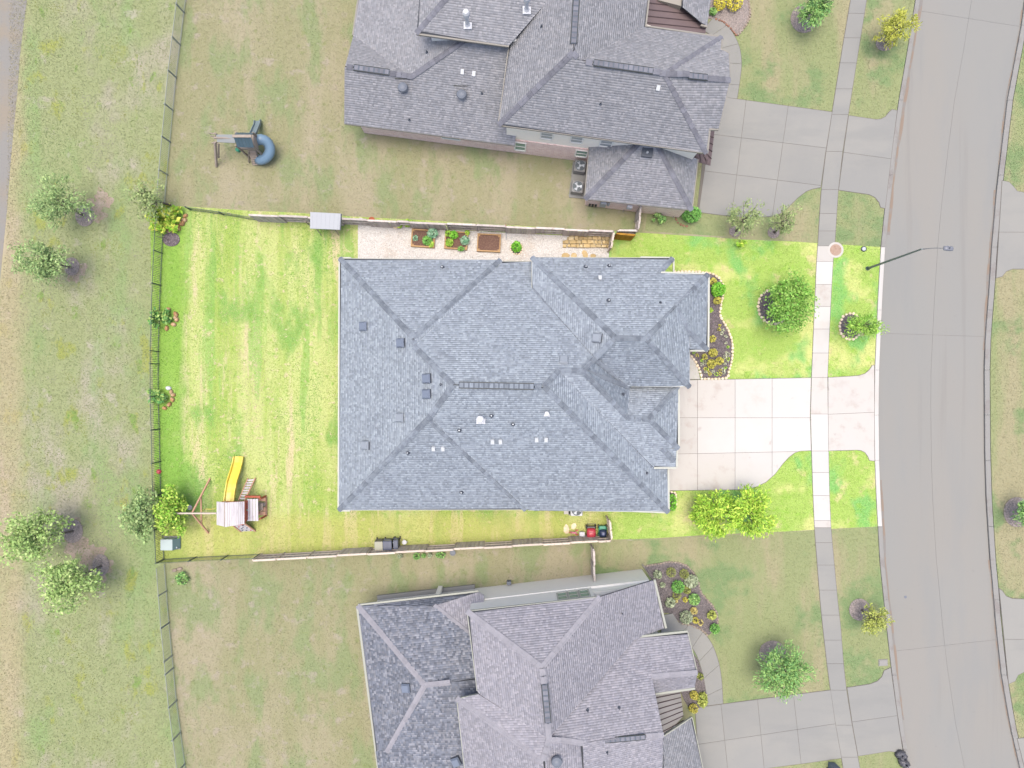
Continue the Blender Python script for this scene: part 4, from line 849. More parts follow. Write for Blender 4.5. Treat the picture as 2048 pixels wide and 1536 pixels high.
def stone_mesh(m, i, flat=.6):
    k = (m.name, i, flat)
    if k not in STM:
        r = random.Random(hash(m.name) % 1000+i); b = MB()
        ring = [(math.cos(a)*r.uniform(.4, .56), math.sin(a)*r.uniform(.36, .52)) for a in [2*math.pi*j/7 for j in range(7)]]
        b.lathe([(1, 0)], n=3) if False else None
        vs = [(x, y, 0) for x, y in ring]+[(x*1.02, y*1.02, flat*.6) for x, y in ring]+[(x*.72, y*.72, flat) for x, y in ring]
        fs = [(j, (j+1) % 7, (j+1) % 7+7, j+7) for j in range(7)]+[(j+7, (j+1) % 7+7, (j+1) % 7+14, j+14) for j in range(7)]+[tuple(range(14, 21))]
        b.add(vs, fs); STM[k] = b.mesh('stone', m)
    return STM[k]
def edging(parent, base, path, m, size=.22, name='stone', gap=1.0, hgt=.6):
    pts = [W(*p) for p in path]; L = [0]
    for a, b in zip(pts, pts[1:]): L.append(L[-1]+(b-a).length)
    n = max(2, int(L[-1]/(size*gap)))
    for i in range(n):
        d = (i+.5)*L[-1]/n; j = max(k for k in range(len(L)-1) if L[k] <= d); f = (d-L[j])/(L[j+1]-L[j]); p = pts[j].lerp(pts[j+1], f); t = pts[j+1]-pts[j]
        o = link(name, stone_mesh(m, i % 6, hgt), parent, p-base+Vector((random.uniform(-.02, .02), random.uniform(-.02, .02), -.02)), (0, 0, math.atan2(t.y, t.x)+random.uniform(-.15, .15)))
        o.scale = (size*random.uniform(.85, 1.15), size*random.uniform(.7, 1.0), size*random.uniform(.7, 1.0))
def circ(cx, cy, r, n=20, ry=None, a0=0, a1=360):
    return [(cx+r*math.cos(math.radians(a0+(a1-a0)*i/n)), cy+(ry or r)*math.sin(math.radians(a0+(a1-a0)*i/n))) for i in range(n+(a1-a0 < 360))]
def mulch(poly, m, z=.03, chips=True, n=None):
    base = W(*poly[0]); o = struct('mulch_bed', base)
    q = [(p[0]-base.x, p[1]-base.y) for p in wp(poly)]
    MB().prism(q, -.05, z).build('mulch', m, o)
    xs = [p[0] for p in q]; ys = [p[1] for p in q]; A = (max(xs)-min(xs))*(max(ys)-min(ys)); k = int(A*120)
    X = rng.uniform(min(xs), max(xs), k); Y = rng.uniform(min(ys), max(ys), k); ok = inside(q, X, Y); X, Y = X[ok], Y[ok]
    P = np.stack([X, Y, np.full(len(X), z+.012)], 1)
    if len(P): 
        cm = mat(m.name+'_chip', (.12, .1, .11) if m is MULCH else (.16, .14, .143) if m is MULCHS else (.23, .21, .2), rough=1, jit=.3, jitc=((.3, .27, .26) if m is MULCHN else (.21, .185, .185), .7, .95))
        tag(link('bark_chips', leaf_mesh('bark_chips', P, .05, cm, 2.2, 1.5), o), kind='stuff')
    return o, base
# front bed of the lot
BED = [(1340, 545), (1414, 545), (1428, 549), (1438, 556), (1444, 566), (1446, 580), (1445, 594), (1442, 608), (1440, 622), (1441, 634), (1449, 648), (1456, 660), (1462, 675), (1465, 692), (1465, 712), (1462, 728), (1458, 740), (1456, 754), (1448, 757), (1402, 757), (1402, 745), (1396, 730), (1388, 716), (1380, 709), (1340, 690)]
o, b = mulch(BED, MULCH)
edging(o, b, [(1346, 544), (1380, 543), (1414, 545)]+BED[2:18]+[(1448, 757), (1425, 758), (1403, 757), (1401, 745), (1396, 733), (1388, 719), (1381, 710)], STONE, .25)
shrub(1432, 581, 13.5, 'shrub', 'large bright green rounded shrub near the top of the front bed', 1.0, 420, .1)
shrub(1424, 564, 7, 'gold', 'yellow-green bush just above the big round green shrub', .5, 140, .07)
shrub(1433, 602, 7.5, 'gold', 'yellow-green bush just below the big round green shrub', .5, 150, .07)
shrub(1420, 621, 4.5, 'lime', 'pale yellow plant half under the front eave of the lot house', .35, 70, .06, cat='plant', name='flowering_plant')
shrub(1423, 678, 7, 'gold', 'small golden bush alone in the middle of the front bed', .45, 130, .06)
shrub(1424, 706, 8.5, 'gold', 'golden bush beside the porch roof corner in the front bed', .6, 190, .07)
shrub(1421, 728, 9, 'gold', 'wide golden bush in front of the curved entry walk', .55, 220, .07)
shrub(1437, 722, 8, 'gold', 'golden bush nearest the stone edging in the lower front bed', .5, 170, .07)
shrub(1408, 714, 6, 'gold', 'small rusty golden bush left of the golden cluster', .4, 100, .06)
for x, y in [(1439, 651), (1437, 659), (1445, 661), (1443, 667), (1451, 673), (1451, 686), (1455, 694), (1452, 706), (1456, 709), (1449, 714), (1455, 718), (1454, 724), (1449, 728), (1450, 735), (1446, 739), (1447, 745), (1439, 741), (1440, 748), (1432, 748), (1425, 744), (1419, 748), (1413, 739), (1416, 742), (1411, 744), (1410, 737), (1403, 721), (1403, 729), (1394, 711), (1387, 704), (1408, 725)]:
    kk = random.choice(('white', 'white', 'lime', 'bright', 'gold'))
    shrub(x, y, random.uniform(2.6, 4.2), kk, 'tiny '+dict(white='whitish', lime='yellow-green', bright='green', gold='golden')[kk]+' bedding plant in the dark mulch of the front bed', .2, 26, .05, cat='plant', name='bedding_plant', group='bedding plants in the front bed')
# ring beds and front trees of the lot
o, b = mulch(circ(1548, 613, 33, 26, 36), MULCH); edging(o, b, circ(1548, 613, 32, 40, 35)+[(1580, 613)], STONE, .27, hgt=.5)
tree(1558, 612, 1581, 608, 56, 4.2, 'oak', 'leafy green shade tree in a stone ring on the front lawn', 4600, 70, .085, ry=58, trunk=.08)
o, b = mulch(circ(1701, 653, 23, 26, 26), MULCH); edging(o, b, circ(1701, 653, 22, 40, 26)+[(1723, 653)], STONE, .25, hgt=.5)
tree(1704, 653, 1729, 650, 39, 3.2, 'kerb', 'feathery green tree in a stone ring between sidewalk and kerb', 1500, 30, .11, aspect=3.2, radial=True, trunk=.06, ry=31)
tree(1405, 1012, 1430, 1027, 47, 3.6, 'lime', 'yellow-green feathery tree left of its twin below the driveway', 3600, 54, .12, aspect=2.8, radial=True)
tree(1478, 1010, 1500, 1024, 50, 3.6, 'lime', 'yellow-green feathery tree right of its twin below the driveway', 3700, 54, .12, aspect=2.8, radial=True)
o, b = mulch([(1337, 984), (1352, 985), (1352, 1012), (1345, 1021), (1337, 1022)], MULCH); edging(o, b, [(1340, 984), (1352, 985), (1352, 1010)], STONE, .22)
shrub(1342, 1003, 8, 'shrub', 'green shrub tucked at the lower front corner of the lot house', .9, 320, .06, ry=17)
shrub(1478, 486, 10, 'lime', 'small yellow-green lot-side part of the wispy tree, left unhazed', .9, 110, .09, clumps=8, ry=9)  # wispy tree's part inside the lot, built apart without the painted haze
# north front yard
for x, y, r, l, n_ in ((1476, 452, 40, 'wispy pale green tree nearest the north house driveway', 1300), (1553, 455, 34, 'wispy pale green tree nearer the sidewalk above the lot', 900)):
    o, b = mulch(circ(x-6, y+10, 12, 16), MULCHN); tree(x-4, y+10, x+12, y-14, r, 4.4, 'wisp', l, n_, 30, .09, aspect=2.6, radial=True, ry=r*.95)
o, b = mulch(circ(1608, 38, 27, 22, 28), MULCHN); tree(1610, 36, 1634, 8, 40, 3.6, 'dullgreen', 'green feathery tree in the mulch circle at the top edge', 1800, 36, .13, aspect=3, radial=True)
o, b = mulch(circ(1769, 87, 18, 18, 15), MULCHN); tree(1771, 84, 1789, 55, 43, 3.4, 'dullyellow', 'yellow-green feathery tree between sidewalk and kerb at top', 1800, 34, .11, aspect=3.2, radial=True, ry=34)
# south front yard
o, b = mulch(circ(1719, 1219, 21, 20, 22), MULCHN); tree(1724, 1220, 1745, 1237, 36, 2.8, 'dulllime', 'small yellow-green tree in mulch beside the road at lower right', 1300, 28, .1, aspect=3, radial=True, ry=27)
o, b = mulch(circ(1545, 1306, 27, 22, 25), MULCHN); tree(1550, 1312, 1570, 1344, 55, 3.8, 'dullgreen', 'round green spiky tree on the south house front lawn', 3800, 70, .11, aspect=3, radial=True, ry=56)
o, b = mulch(circ(2034, 1024, 27, 22, 30), MULCHN); tree(2038, 1024, 2062, 1028, 32, 3, 'dullgreen', 'green tree in a mulch circle across the street', 1300, 28, .11, aspect=3, radial=True)
# meadow trees
o, b = mulch(circ(170, 431, 19, 18, 22), MULCHN); tree(166, 430, 124, 404, 60, 4.6, 'dull', 'grey-green tree with thin crown, uppermost in the meadow', 2300, 46, .1, aspect=2.4, radial=True, ry=54)
o, b = mulch(circ(144, 533, 15, 18, 18), MULCHN); tree(141, 534, 81, 520, 56, 4.6, 'dull', 'dense grey-green tree below the uppermost meadow tree', 2600, 46, .095, ry=43, aspect=2)
o, b = mulch(circ(146, 1062, 20, 18, 24), MULCHN); tree(146, 1062, 66, 1074, 66, 5.4, 'dullb', 'broad leafy tree at the left edge, upper of the lower pair', 3200, 60, .1, ry=54)
o, b = mulch(circ(202, 1130, 17, 18, 22), MULCHN); tree(203, 1132, 130, 1164, 66, 5.2, 'dullb', 'leafy pale green tree, lower of the pair in the meadow', 3000, 54, .1, ry=58)
tree(340, 410, 296, 402, 40, 3.4, 'wisp', 'thin dull tree outside the top corner of the lot fence', 900, 30, .09, ry=44)
tree(318, 1010, 279, 1030, 36, 3.6, 'dull', 'outer half of the fence tree, haze painted into dull green leaves', 2000, 40, .1, ry=56)  # one tree split at the lot line, haze painted into this half
tree(352, 1010, 338, 1028, 33, 3.2, 'bright', 'bright unhazed inner half of the fence tree left of the swing beam', 2200, 36, .1, ry=58)  # other half of the split tree, leaf colour without haze
BARE = mat('bare_soil', (.27, .215, .175), [((.32, .27, .23), 1.5, U, .45, .65, .8, 6), ((.2, .19, .1), 2.2, U, .55, .66, .8, 6)], rough=1, bump=(20, .6, .04))
def bare(cx, cy, r, ry, zz):
    ph = random.uniform(0, 9); P = [(cx+r*(1+.22*math.sin(3*a+ph)+.16*math.sin(7*a+2*ph)+random.uniform(-.1, .1))*math.cos(a), cy+ry*(1+.22*math.sin(3*a+ph)+.16*math.sin(7*a+2*ph)+random.uniform(-.1, .1))*math.sin(a)) for a in [i*2*math.pi/48 for i in range(48)]]
    ground_poly('bare_soil', P, BARE, -.0045+zz, -.03)
for i, a in enumerate([(150, 1085, 22, 26), (180, 1108, 26, 22), (200, 1138, 24, 22), (145, 1055, 20, 18), (182, 425, 26, 22), (150, 540, 20, 22), (205, 400, 18, 20)]): bare(*a, i*.0005)
# planting along the back fence of the lot
RL_corner = ['upper right orange rock of the three beside the corner shrub', 'middle orange rock between two others right of the corner shrub', 'pale wide orange rock below the corner shrub', 'orange rock nearest the mulch mound under the corner shrub', 'uppermost orange rock, right of the corner shrub nearest the top fence']
RL_upper = ['pale orange rock at the top of the upper fence shrub', 'orange rock at the upper right of the upper fence shrub', 'orange rock at the far right of the upper fence shrub', 'orange rock at the lower right of the upper fence shrub', 'orange rock at the bottom of the upper fence shrub', 'orange rock in the middle right row of the upper fence shrub']
RL_lower = ['orange rock at the upper right of the lower fence shrub', 'orange rock at the right of the lower fence shrub', 'orange rock at the lower right of the lower fence shrub', 'orange rock at the bottom of the lower fence shrub', 'orange rock just under the white stone of the lower fence shrub']
shrub(334, 442, 32, 'broad', 'large leafy yellow-green shrub in the top left lot corner', 1.3, 900, .15, ry=30, clumps=34)
for i, (x, y, r) in enumerate([(370, 441, .34), (366, 447, .38), (357, 456, .42), (339, 462, .36), (372, 432, .3)]):
    o = tag(link('boulder', stone_mesh(ROCK, i, .7), None, W(x, y, -.03), (0, 0, i)), RL_corner[i], 'rock', 'rocks round the corner shrub'); o.scale = (r*1.3, r, r)
o, b = mulch(circ(343, 479, 17, 20, 14), MULCH, .06)
t = thing('sapling', W(340, 480), 'bare thin sapling stick in the dark mulch mound', 'tree'); MB().tube([(0, 0, 0), (-.35, .05, .8), (-.55, .1, 1.3)], [.025, .018, .008], 6).build('trunk', BARK, t)
shrub(327, 635, 22, 'dark', 'dark green shrub in the upper rock ring by the iron fence', .9, 480, .12, ry=21, clumps=20)
for i, (x, y, r) in enumerate([(338, 619, .32), (353, 629, .36), (355, 640, .33), (348, 649, .34), (335, 657, .32), (352, 635, .28)]):
    o = tag(link('boulder', stone_mesh(ROCK, i, .7), None, W(x, y, -.03), (0, 0, i*2)), RL_upper[i], 'rock', 'rocks round the upper fence shrub'); o.scale = (r*1.2, r, r)
shrub(323, 796, 22, 'dark', 'dark green shrub in the lower rock ring by the iron fence', .9, 480, .12, ry=20, clumps=20)
for i, (x, y, r) in enumerate([(348, 790, .32), (346, 799, .33), (340, 809, .35), (330, 816, .3), (344, 784, .3)]):
    o = tag(link('boulder', stone_mesh(ROCK, i, .7), None, W(x, y, -.03), (0, 0, i*2)), RL_lower[i], 'rock', 'rocks round the lower fence shrub'); o.scale = (r*1.2, r, r)
o = tag(link('boulder', stone_mesh(WPLAS, 2, .7), None, W(338, 776, -.03)), 'white stone at the lower rock ring by the iron fence', 'rock'); o.scale = (.42, .34, .3)
# south house beds
BS = [(1286, 1133), (1310, 1128), (1335, 1124), (1358, 1125), (1374, 1132), (1387, 1145), (1397, 1165), (1402, 1186), (1412, 1197), (1424, 1210), (1433, 1224), (1436, 1240), (1434, 1252), (1418, 1270), (1402, 1258), (1380, 1249), (1360, 1245), (1340, 1226), (1325, 1225), (1306, 1160)]
o, b = mulch(BS, MULCHS); edging(o, b, BS[:13], STONEN, .2); edging(o, b, [(1416, 1271), (1402, 1259), (1382, 1250), (1362, 1246)], STONEN, .2)
for a in [(1340, 1142, 10, 'olive', 'clipped round olive bush nearest the south house corner', .7, 420, .035), (1366, 1145, 9.5, 'olive', 'clipped round olive bush at the top edge of the south bed', .7, 400, .035),
          (1353, 1170, 12.5, 'vgreen', 'round vivid green bush in the middle of the south bed', .9, 480, .06), (1352, 1188, 9, 'olive', 'olive bush hidden below the vivid green round bush', .6, 260, .04),
          (1380, 1160, 13, 'sage', 'feathery grey-green clump inside the upper right stone edging', .7, 420, .09), (1386, 1196, 11, 'dullgreen', 'loose green bush along the right side of the south bed', .7, 360, .08), (1372, 1178, 8, 'olive', 'low olive plant between the round and feathery bushes', .5, 160, .06),
          (1369, 1198, 5, 'dyellow', 'small upright yellow plant in the centre of the south bed', .4, 120, .05), (1351, 1200, 4, 'dullgold', 'small pale yellow plant near the house in the south bed', .3, 80, .05), (1386, 1219, 7, 'dullgold', 'orange-yellow bush right of the variegated bush', .5, 170, .06),
          (1389, 1238, 6, 'dyellow', 'round yellow bush low in the south bed', .5, 170, .05), (1370, 1231, 13, 'sage', 'wide variegated bush above the curved walk', .7, 420, .07), (1422, 1228, 9, 'dulllime', 'lime green loose plant at the far right of the south bed', .5, 200, .08),
          (1427, 1254, 9.5, 'vgreen', 'vivid green bush at the lower tip of the south bed', .7, 300, .07), (1314, 1147, 8, 'sage', 'grey-green leafy plant close to the house corner', .5, 160, .08), (1339, 1203, 10, 'sage', 'straggly grey-green plant beside the south house wall', .5, 200, .08), (1324, 1168, 5, 'sage', 'little grey-green plant under the eave corner', .4, 80, .07), (1400, 1244, 6, 'dullgold', 'sparse brownish plant near the curved walk', .3, 70, .06)]:
    shrub(a[0], a[1], a[2], a[3], a[4], a[5], a[6], a[7])
BS2 = [(1362, 1385), (1382, 1300), (1396, 1320), (1406, 1350), (1411, 1380), (1414, 1409), (1380, 1420), (1368, 1400)]
mulch(BS2, MULCHS)
for a in [(1386, 1387, 8.5, 'dyellow', 'round yellow bush nearest the beige metal porch roof', .6, 300, .05), (1385, 1413, 9, 'dyellow', 'round yellow bush at the south driveway corner', .6, 300, .05), (1403, 1396, 10, 'dulllime', 'green grassy bush beside the straight part of the south walk', .6, 260, .09), (1399, 1350, 6.5, 'olive', 'small olive bush between porch roof and south walk', .5, 170, .05)]:
    shrub(a[0], a[1], a[2], a[3], a[4], a[5], a[6], a[7], ry=15 if a[0] == 1403 else None)
shrub(368, 1155, 13, 'dullgreen', 'small green shrub beside the fence in the south back yard', .6, 220, .08)
for x, y in ((360, 1137), (350, 1140)):
    o = tag(link('boulder', stone_mesh(STONEN, 1, .6), None, W(x, y, -.02)), 'pale rock lying '+('right' if x > 355 else 'left')+'most of two above the small shrub in the south yard', 'rock', 'pale rocks in the south yard'); o.scale = (.4, .3, .22)
# north house beds
BN = [(1400, -40), (1494, -40), (1498, 10), (1500, 30), (1495, 45), (1485, 60), (1474, 72), (1462, 58), (1448, 45), (1430, 38), (1400, 36)]
o, b = mulch(BN, MULCHN); edging(o, b, BN[1:7], STONEN, .22); edging(o, b, BN[6:10], BRICKED, .2, 'brick')
shrub(1436, 11, 12, 'yellow', 'golden yellow round bush, left of the pair at the top edge', 1.0, 420, .06, ry=17); shrub(1465, 10, 16, 'yellow', 'golden yellow round bush, right of the pair at the top edge', 1.1, 600, .06, ry=19)
shrub(1424, 27, 7, 'dullgreen', 'green strappy plant beside the porch roof at the top', .5, 120, .09)
shrub(1379, 433, 19, 'vgreen', 'dense vivid green bush in the brick ring by the north garage', 1.2, 900, .07, ry=16)
o = struct('brick_edging', W(1360, 430)); edging(o, W(1360, 430), [(1352, 425), (1351, 436), (1356, 446), (1365, 451), (1376, 453)], BRICKED, .2, 'brick')
shrub(1317, 440, 13, 'dullgreen', 'ragged green shrub against the north garage brick wall', 1.0, 300, .1, ry=15, clumps=14)
# ------------------------------------------------------------------ iron fences
PICK = None
def along(path, step):
    pts = [W(*p) for p in path]; out = []; rem = 0
    for a, b in zip(pts, pts[1:]):
        L = (b-a).length; d = rem
        while d < L: out.append((a.lerp(b, d/L), (b-a).normalized())); d += step
        rem = d-L
    return out
def iron_fence(path, posts, label, m, h=1.25, post_h=1.3):
    base = W(*path[0]); t = thing('iron_fence', base, label, 'fence')
    pk = MB()
    for p, d in along(path, .125): pk.box(p-base+Vector((0, 0, h/2)), (.019, .019, h), math.atan2(d.y, d.x))
    tag(pk.build('picket', m, t), kind='stuff')
    for z in (.12, h-.02):
        r = MB(); pts = [W(*p)-base+Vector((0, 0, z)) for p in path]
        for a, b in zip(pts, pts[1:]): r.beam(a, b, .034, .034)
        r.build('rail', m, t)
    for p in posts: MB().box(W(*p)-base+Vector((0, 0, post_h/2)), (.075, .075, post_h)).build('post', m, t)
    return t
iron_fence([(400, -200)]+FW[1:4]+[(335, 350), (330, 413)], [(376, -36), (369, 26), (361, 91), (353, 156), (346, 221), (341, 285), (336, 350)], 'black iron picket fence along the back of the north neighbour yard', IRON2)
iron_fence([(329, 430), (325, 506), (322, 571), (318, 703), (318, 790), (320, 858), (322, 960), (329, 1118)], [(329, 432), (325, 507), (322, 571), (319, 637), (318, 703), (318, 728), (318, 793), (320, 858), (321, 923), (323, 988), (326, 1053), (329, 1118)], 'black iron picket fence along the back of the bright green lot', IRON)
iron_fence([(330, 1128), (334, 1181), (339, 1245), (354, 1400), (372, 1536), (378, 1570)], [(334, 1181), (339, 1245), (345, 1310), (347, 1335), (354, 1400), (361, 1464), (370, 1527)], 'black iron picket fence along the back of the south neighbour yard', IRON2)
iron_fence([(329, 1118), (393, 1114), (456, 1111), (521, 1108)], [(393, 1114), (456, 1111), (520, 1108)], 'short run of iron fence at the bottom left of the lot', IRON)
iron_fence([(380, 420), (450, 430), (514, 441)], [(382, 420), (448, 430)], 'low dark iron fence run along the top left lot edge', IRON, .9, .95)
# ------------------------------------------------------------------ wooden fences
PKT = {}
def picket_mesh(m, h):
    if (m.name, h) not in PKT:
        b = MB(); b.add([(-.067, -.009, 0), (.067, -.009, 0), (.067, .009, 0), (-.067, .009, 0), (-.067, -.009, h-.04), (.067, -.009, h-.04), (.067, .009, h-.04), (-.067, .009, h-.04), (-.035, -.009, h), (.035, -.009, h), (.035, .009, h), (-.035, .009, h)],
                        [(0, 1, 5, 4), (1, 2, 6, 5), (2, 3, 7, 6), (3, 0, 4, 7), (4, 5, 9, 8), (5, 6, 10, 9), (6, 7, 11, 10), (7, 4, 8, 11), (8, 9, 10, 11)])
        PKT[(m.name, h)] = b.mesh('picket', m)
    return PKT[(m.name, h)]
def wood_fence(a, b, posts, sides, label, mp, mr, h=1.85, name='wooden_fence', cap=True):
    """posts: fractions; sides[i]: which side the pickets of panel i are on (+1 left of a->b)"""
    A, B = W(*a), W(*b); d = (B-A).normalized(); nrm = Vector((-d.y, d.x, 0)); L = (B-A).length; az = math.atan2(d.y, d.x)
    t = thing(name, A, label, 'fence')
    for f in posts: MB().box(d*L*f+Vector((0, 0, h/2-.03)), (.09, .09, h-.06), az).build('post', mr, t)
    for i, (f0, f1) in enumerate(zip(posts, posts[1:])):
        sd_ = sides[i % len(sides)]
        for z in (.3, h*.52, h-.22):
            c0 = d*L*f0+Vector((0, 0, z)); c1 = d*L*f1+Vector((0, 0, z)); MB().beam(c0+d*.05, c1-d*.05, .042, .09).build('rail', mr, t)
        x = L*f0+.075
        while x < L*f1-.02:
            o = link('picket', picket_mesh(mp, h), t, d*x+nrm*sd_*.06+Vector((0, 0, random.uniform(-.03, .02))), (random.uniform(-.015, .015), random.uniform(-.01, .01), az)); x += .146
        if cap:
            c0 = d*L*f0+nrm*sd_*.02+Vector((0, 0, h-.02)); c1 = d*L*f1+nrm*sd_*.02+Vector((0, 0, h-.02)); MB().beam(c0+d*.052, c1-d*.052, .13, .035).build('cap_rail', mr, t)
    return t
def frac(x0, x1, xs): return [(x-x0)/(x1-x0) for x in xs]
wood_fence((515, 441.5), (1222, 474.5), frac(515, 1222, [517, 574, 631, 688, 745, 802, 826, 898, 955, 1012, 1069, 1126, 1172, 1220]), [-1, 1, -1, 1, -1, 1, -1, 1, 1, -1, 1, -1, 1], 'long weathered wooden fence along the white gravel side yard', WOODG, WOODG)
wood_fence((522, 1108), (1216, 1070), frac(522, 1216, [524, 570, 629, 687, 745, 800, 856, 912, 969, 1025, 1083, 1137, 1190, 1214]), [-1, -1, -1, 1, -1, 1, -1, 1, -1, 1, -1, 1, -1], 'long wooden fence with alternating panels along the bottom of the lot', WOODG, WOODL)
wood_fence((1227, 477), (1262, 480), [0.02, .98], [-1], 'short orange stained cedar fence panel right of the gravel yard', WOODO, WOODO, 1.75)
wood_fence((1220, 474), (1215, 505), [0.03, .62, .97], [1, 1], 'pale wooden gate fence closing the gravel side yard', WOODL, WOODL)
wood_fence((1212, 1031), (1216, 1068), [0.03, .5, .97], [1, 1], 'pale wooden gate fence closing the bottom side yard', WOODL, WOODL)
wood_fence((1267, 470), (1274, 420), [0.03, .5, .97], [-1, 1], 'grey wooden fence between the north garage and the lot', WOODG, WOODG)
wood_fence((1181, 1086), (1184, 1150), [0.03, .5, .97], [1, -1], 'grey wooden fence between the lot and the south house', WOODG, WOODG)
wood_fence((1229, 471.5), (1266, 472), [0.02, .98], [1], 'grey fence stub joining the gravel yard to the north fence', WOODG, WOODG, 1.7)
# ------------------------------------------------------------------ gravel side yard
G = [(716, 446), (722, 450.5), (1219, 476), (1217, 530), (716, 530)]
gv = struct('gravel_yard', W(*G[0])); gb = W(*G[0])
q = [(p[0]-gb.x, p[1]-gb.y) for p in wp(G)]; MB().prism(q, -.05, .02).build('gravel', GRAVEL, gv)
k = 14000; X = rng.uniform(min(p[0] for p in q), max(p[0] for p in q), k); Y = rng.uniform(min(p[1] for p in q), max(p[1] for p in q), k); ok = inside(q, X, Y)
P = np.stack([X[ok], Y[ok], np.full(ok.sum(), .028)], 1); tag(link('pebbles', leaf_mesh('pebbles', P, .035, PEB, 1.2, 1.5), gv), kind='stuff')
for i, (x, y, a, b_) in enumerate([(1131, 511, .55, .45), (1148, 512, .45, .5), (1170, 509, .55, .5), (1186, 512, .4, .35)]):
    o = tag(link('stepping_stone', stone_mesh(FLAG, i, .2), None, W(x, y, .015), (0, 0, i)), ('leftmost of four yellow stepping stones below the flagstone stack', 'second yellow stepping stone from the left below the flagstone stack', 'third yellow stepping stone from the left below the flagstone stack', 'rightmost of four yellow stepping stones below the flagstone stack')[i], 'stone', 'stepping stones below the stone stack'); o.scale = (a*1.2, b_, .2)
# stack of flagstones
ft = thing('flagstone_stack', W(1170, 485), 'low neat stack of yellow flagstones in the gravel yard corner', 'stone stack'); fb = W(1170, 485)
rows = [(467, 474.5, 1139, 1212), (474, 481.5, 1135, 1219), (481, 489.5, 1126, 1219), (489, 496.5, 1124, 1218)]
for lay in range(2):
    for y0, y1, x0, x1 in rows:
        x = x0+lay*2+random.uniform(-2, 1)
        while x < x1-3:
            w = random.choice((7, 9, 11, 14)); w = min(w, x1-x)
            yy0, yy1 = y0+random.uniform(-.8, .6), y1+random.uniform(-.4, .9)
            qq = inset([((p[0]-1024)/S-fb.x, (768-p[1])/S-fb.y) for p in [(x, yy0), (x+w, yy0+random.uniform(-.5, .5)), (x+w, yy1), (x, yy1+random.uniform(-.5, .5))]], .03)
            if w > 3: MB().prism(qq, .02+lay*.13, .02+lay*.13+random.uniform(.07, .125)).build('stone', FLAG, ft, bevel=.02)
            x += w
for x0, x1, y0, y1 in ((1171, 1186, 465, 471), ):
    MB().prism([((p[0]-1024)/S-fb.x, (768-p[1])/S-fb.y) for p in [(x0, y0), (x1, y0), (x1, y1), (x0, y1)]], .28, .36).build('stone', FLAG, ft, bevel=.012)
# raised beds
def raised_bed(c, w, h, rz, label, zt=.3):
    b0 = W(*c); t = thing('raised_bed', b0, label, 'garden bed', rz=rz); hw, hh = w/2/S, h/2/S
    for y in (-hh, hh): MB().box((0, y, zt/2+.02), (hw*2, .09, zt)).build('plank', CEDAR, t, bevel=.01)
    for x in (-hw, hw): MB().box((x-.046*(1 if x > 0 else -1), 0, zt/2+.02), (.09, hh*2-.095, zt-.004)).build('plank', CEDAR, t, bevel=.01)
    for sx in (-1, 1):
        for sy in (-1, 1): MB().box((sx*(hw-.15), sy*(hh-.1), zt/2), (.1, .1, zt-.03)).build('corner_post', CEDAR, t)
    MB().box((0, 0, .13), (hw*2-.19, hh*2-.1, .22)).build('soil', SOIL, t)
    return t
raised_bed((847, 478), 47, 33, -.06, 'left raised wooden bed half bare with leafy plants on its right'); raised_bed((913, 482), 46, 33, -.07, 'middle raised wooden bed crowded with different vegetables'); raised_bed((978, 487), 47, 33, -.05, 'right raised wooden bed of bare brown soil')
for a in [(831, 477, 5.5, 'bluegreen', 'thin blue-green seedlings at the left of the left raised bed', .25, 60, .06), (855, 482, 9, 'vgreen', 'dense green leafy plant at lower right of the left raised bed', .35, 260, .08), (866, 468, 10, 'bluegreen', 'pale grey-green plant spilling over the left bed corner', .5, 240, .1),
          (862, 489, 6, 'bright', 'bright green plant on the front plank of the left bed', .25, 110, .07), (897, 468, 6, 'bright', 'green plant in the upper left corner of the middle bed', .4, 110, .08), (908, 471, 8, 'shrub', 'dark green plant on the top side of the middle bed', .4, 190, .08),
          (899, 486, 7.5, 'bright', 'bright green plant at lower left of the middle bed', .35, 170, .08), (930, 482, 8, 'bluegreen', 'blue-green cabbage-like plant at the right of the middle bed', .4, 130, .13), (935, 466, 4.5, 'lime', 'round yellow-green plant on the middle bed corner', .35, 90, .06), (922, 498, 7, 'vgreen', 'low green plant along the front of the middle bed', .2, 120, .06)]:
    shrub(a[0], a[1], a[2], a[3], a[4], a[5], a[6], a[7], cat='plant', name='vegetable_plant', z=.26, ry=5 if a[4].startswith('low green') else None)
# round stone planter
t = thing('ring_planter', W(1033, 497), 'round stone ring with a bright green bush near the house', 'planter')
edging(t, W(1033, 497), circ(1033, 497, 12, 22, 12)+[(1045, 497)], STONE, .19, hgt=.8); MB().lathe([(.42, .0), (.4, .08)], n=20).build('soil', MULCH, t)
shrub(1033, 495, 9.5, 'shrub', 'bright green bush growing inside the round stone ring', .6, 260, .09, ry=11)
def pot(px, py, r, m, label, h=.32):
    t = thing('plant_pot', W(px, py), label, 'plant pot')
    MB().lathe([(r*.7, .02), (r, h-.05), (r*1.08, h-.05), (r*1.08, h), (r*.92, h), (r*.88, h-.06)], n=18).build('pot', m, t); MB().lathe([(r*.86, h-.09), (r*.85, h-.07)], n=14).build('soil', SOIL, t); return t
pot(723, 444, .21, WPLAS, 'white pot at the corner of the gravel beside the hutch'); shrub(727, 444, 3.5, 'lime', 'yellow-green plant growing in the white pot', .3, 50, .06, cat='plant', name='potted_plant', z=.25)
pot(745, 442, .21, TERRA, 'terracotta pot standing alone in the gravel by the fence')
pot(793, 452, .24, STONE, 'stone coloured pot, left of the potted cluster', .3); pot(802, 451, .2, TERRA, 'terracotta pot mostly hidden under yellow-green leaves'); pot(816, 450, .22, STONE, 'buff pot under the leafy green plant by the fence')
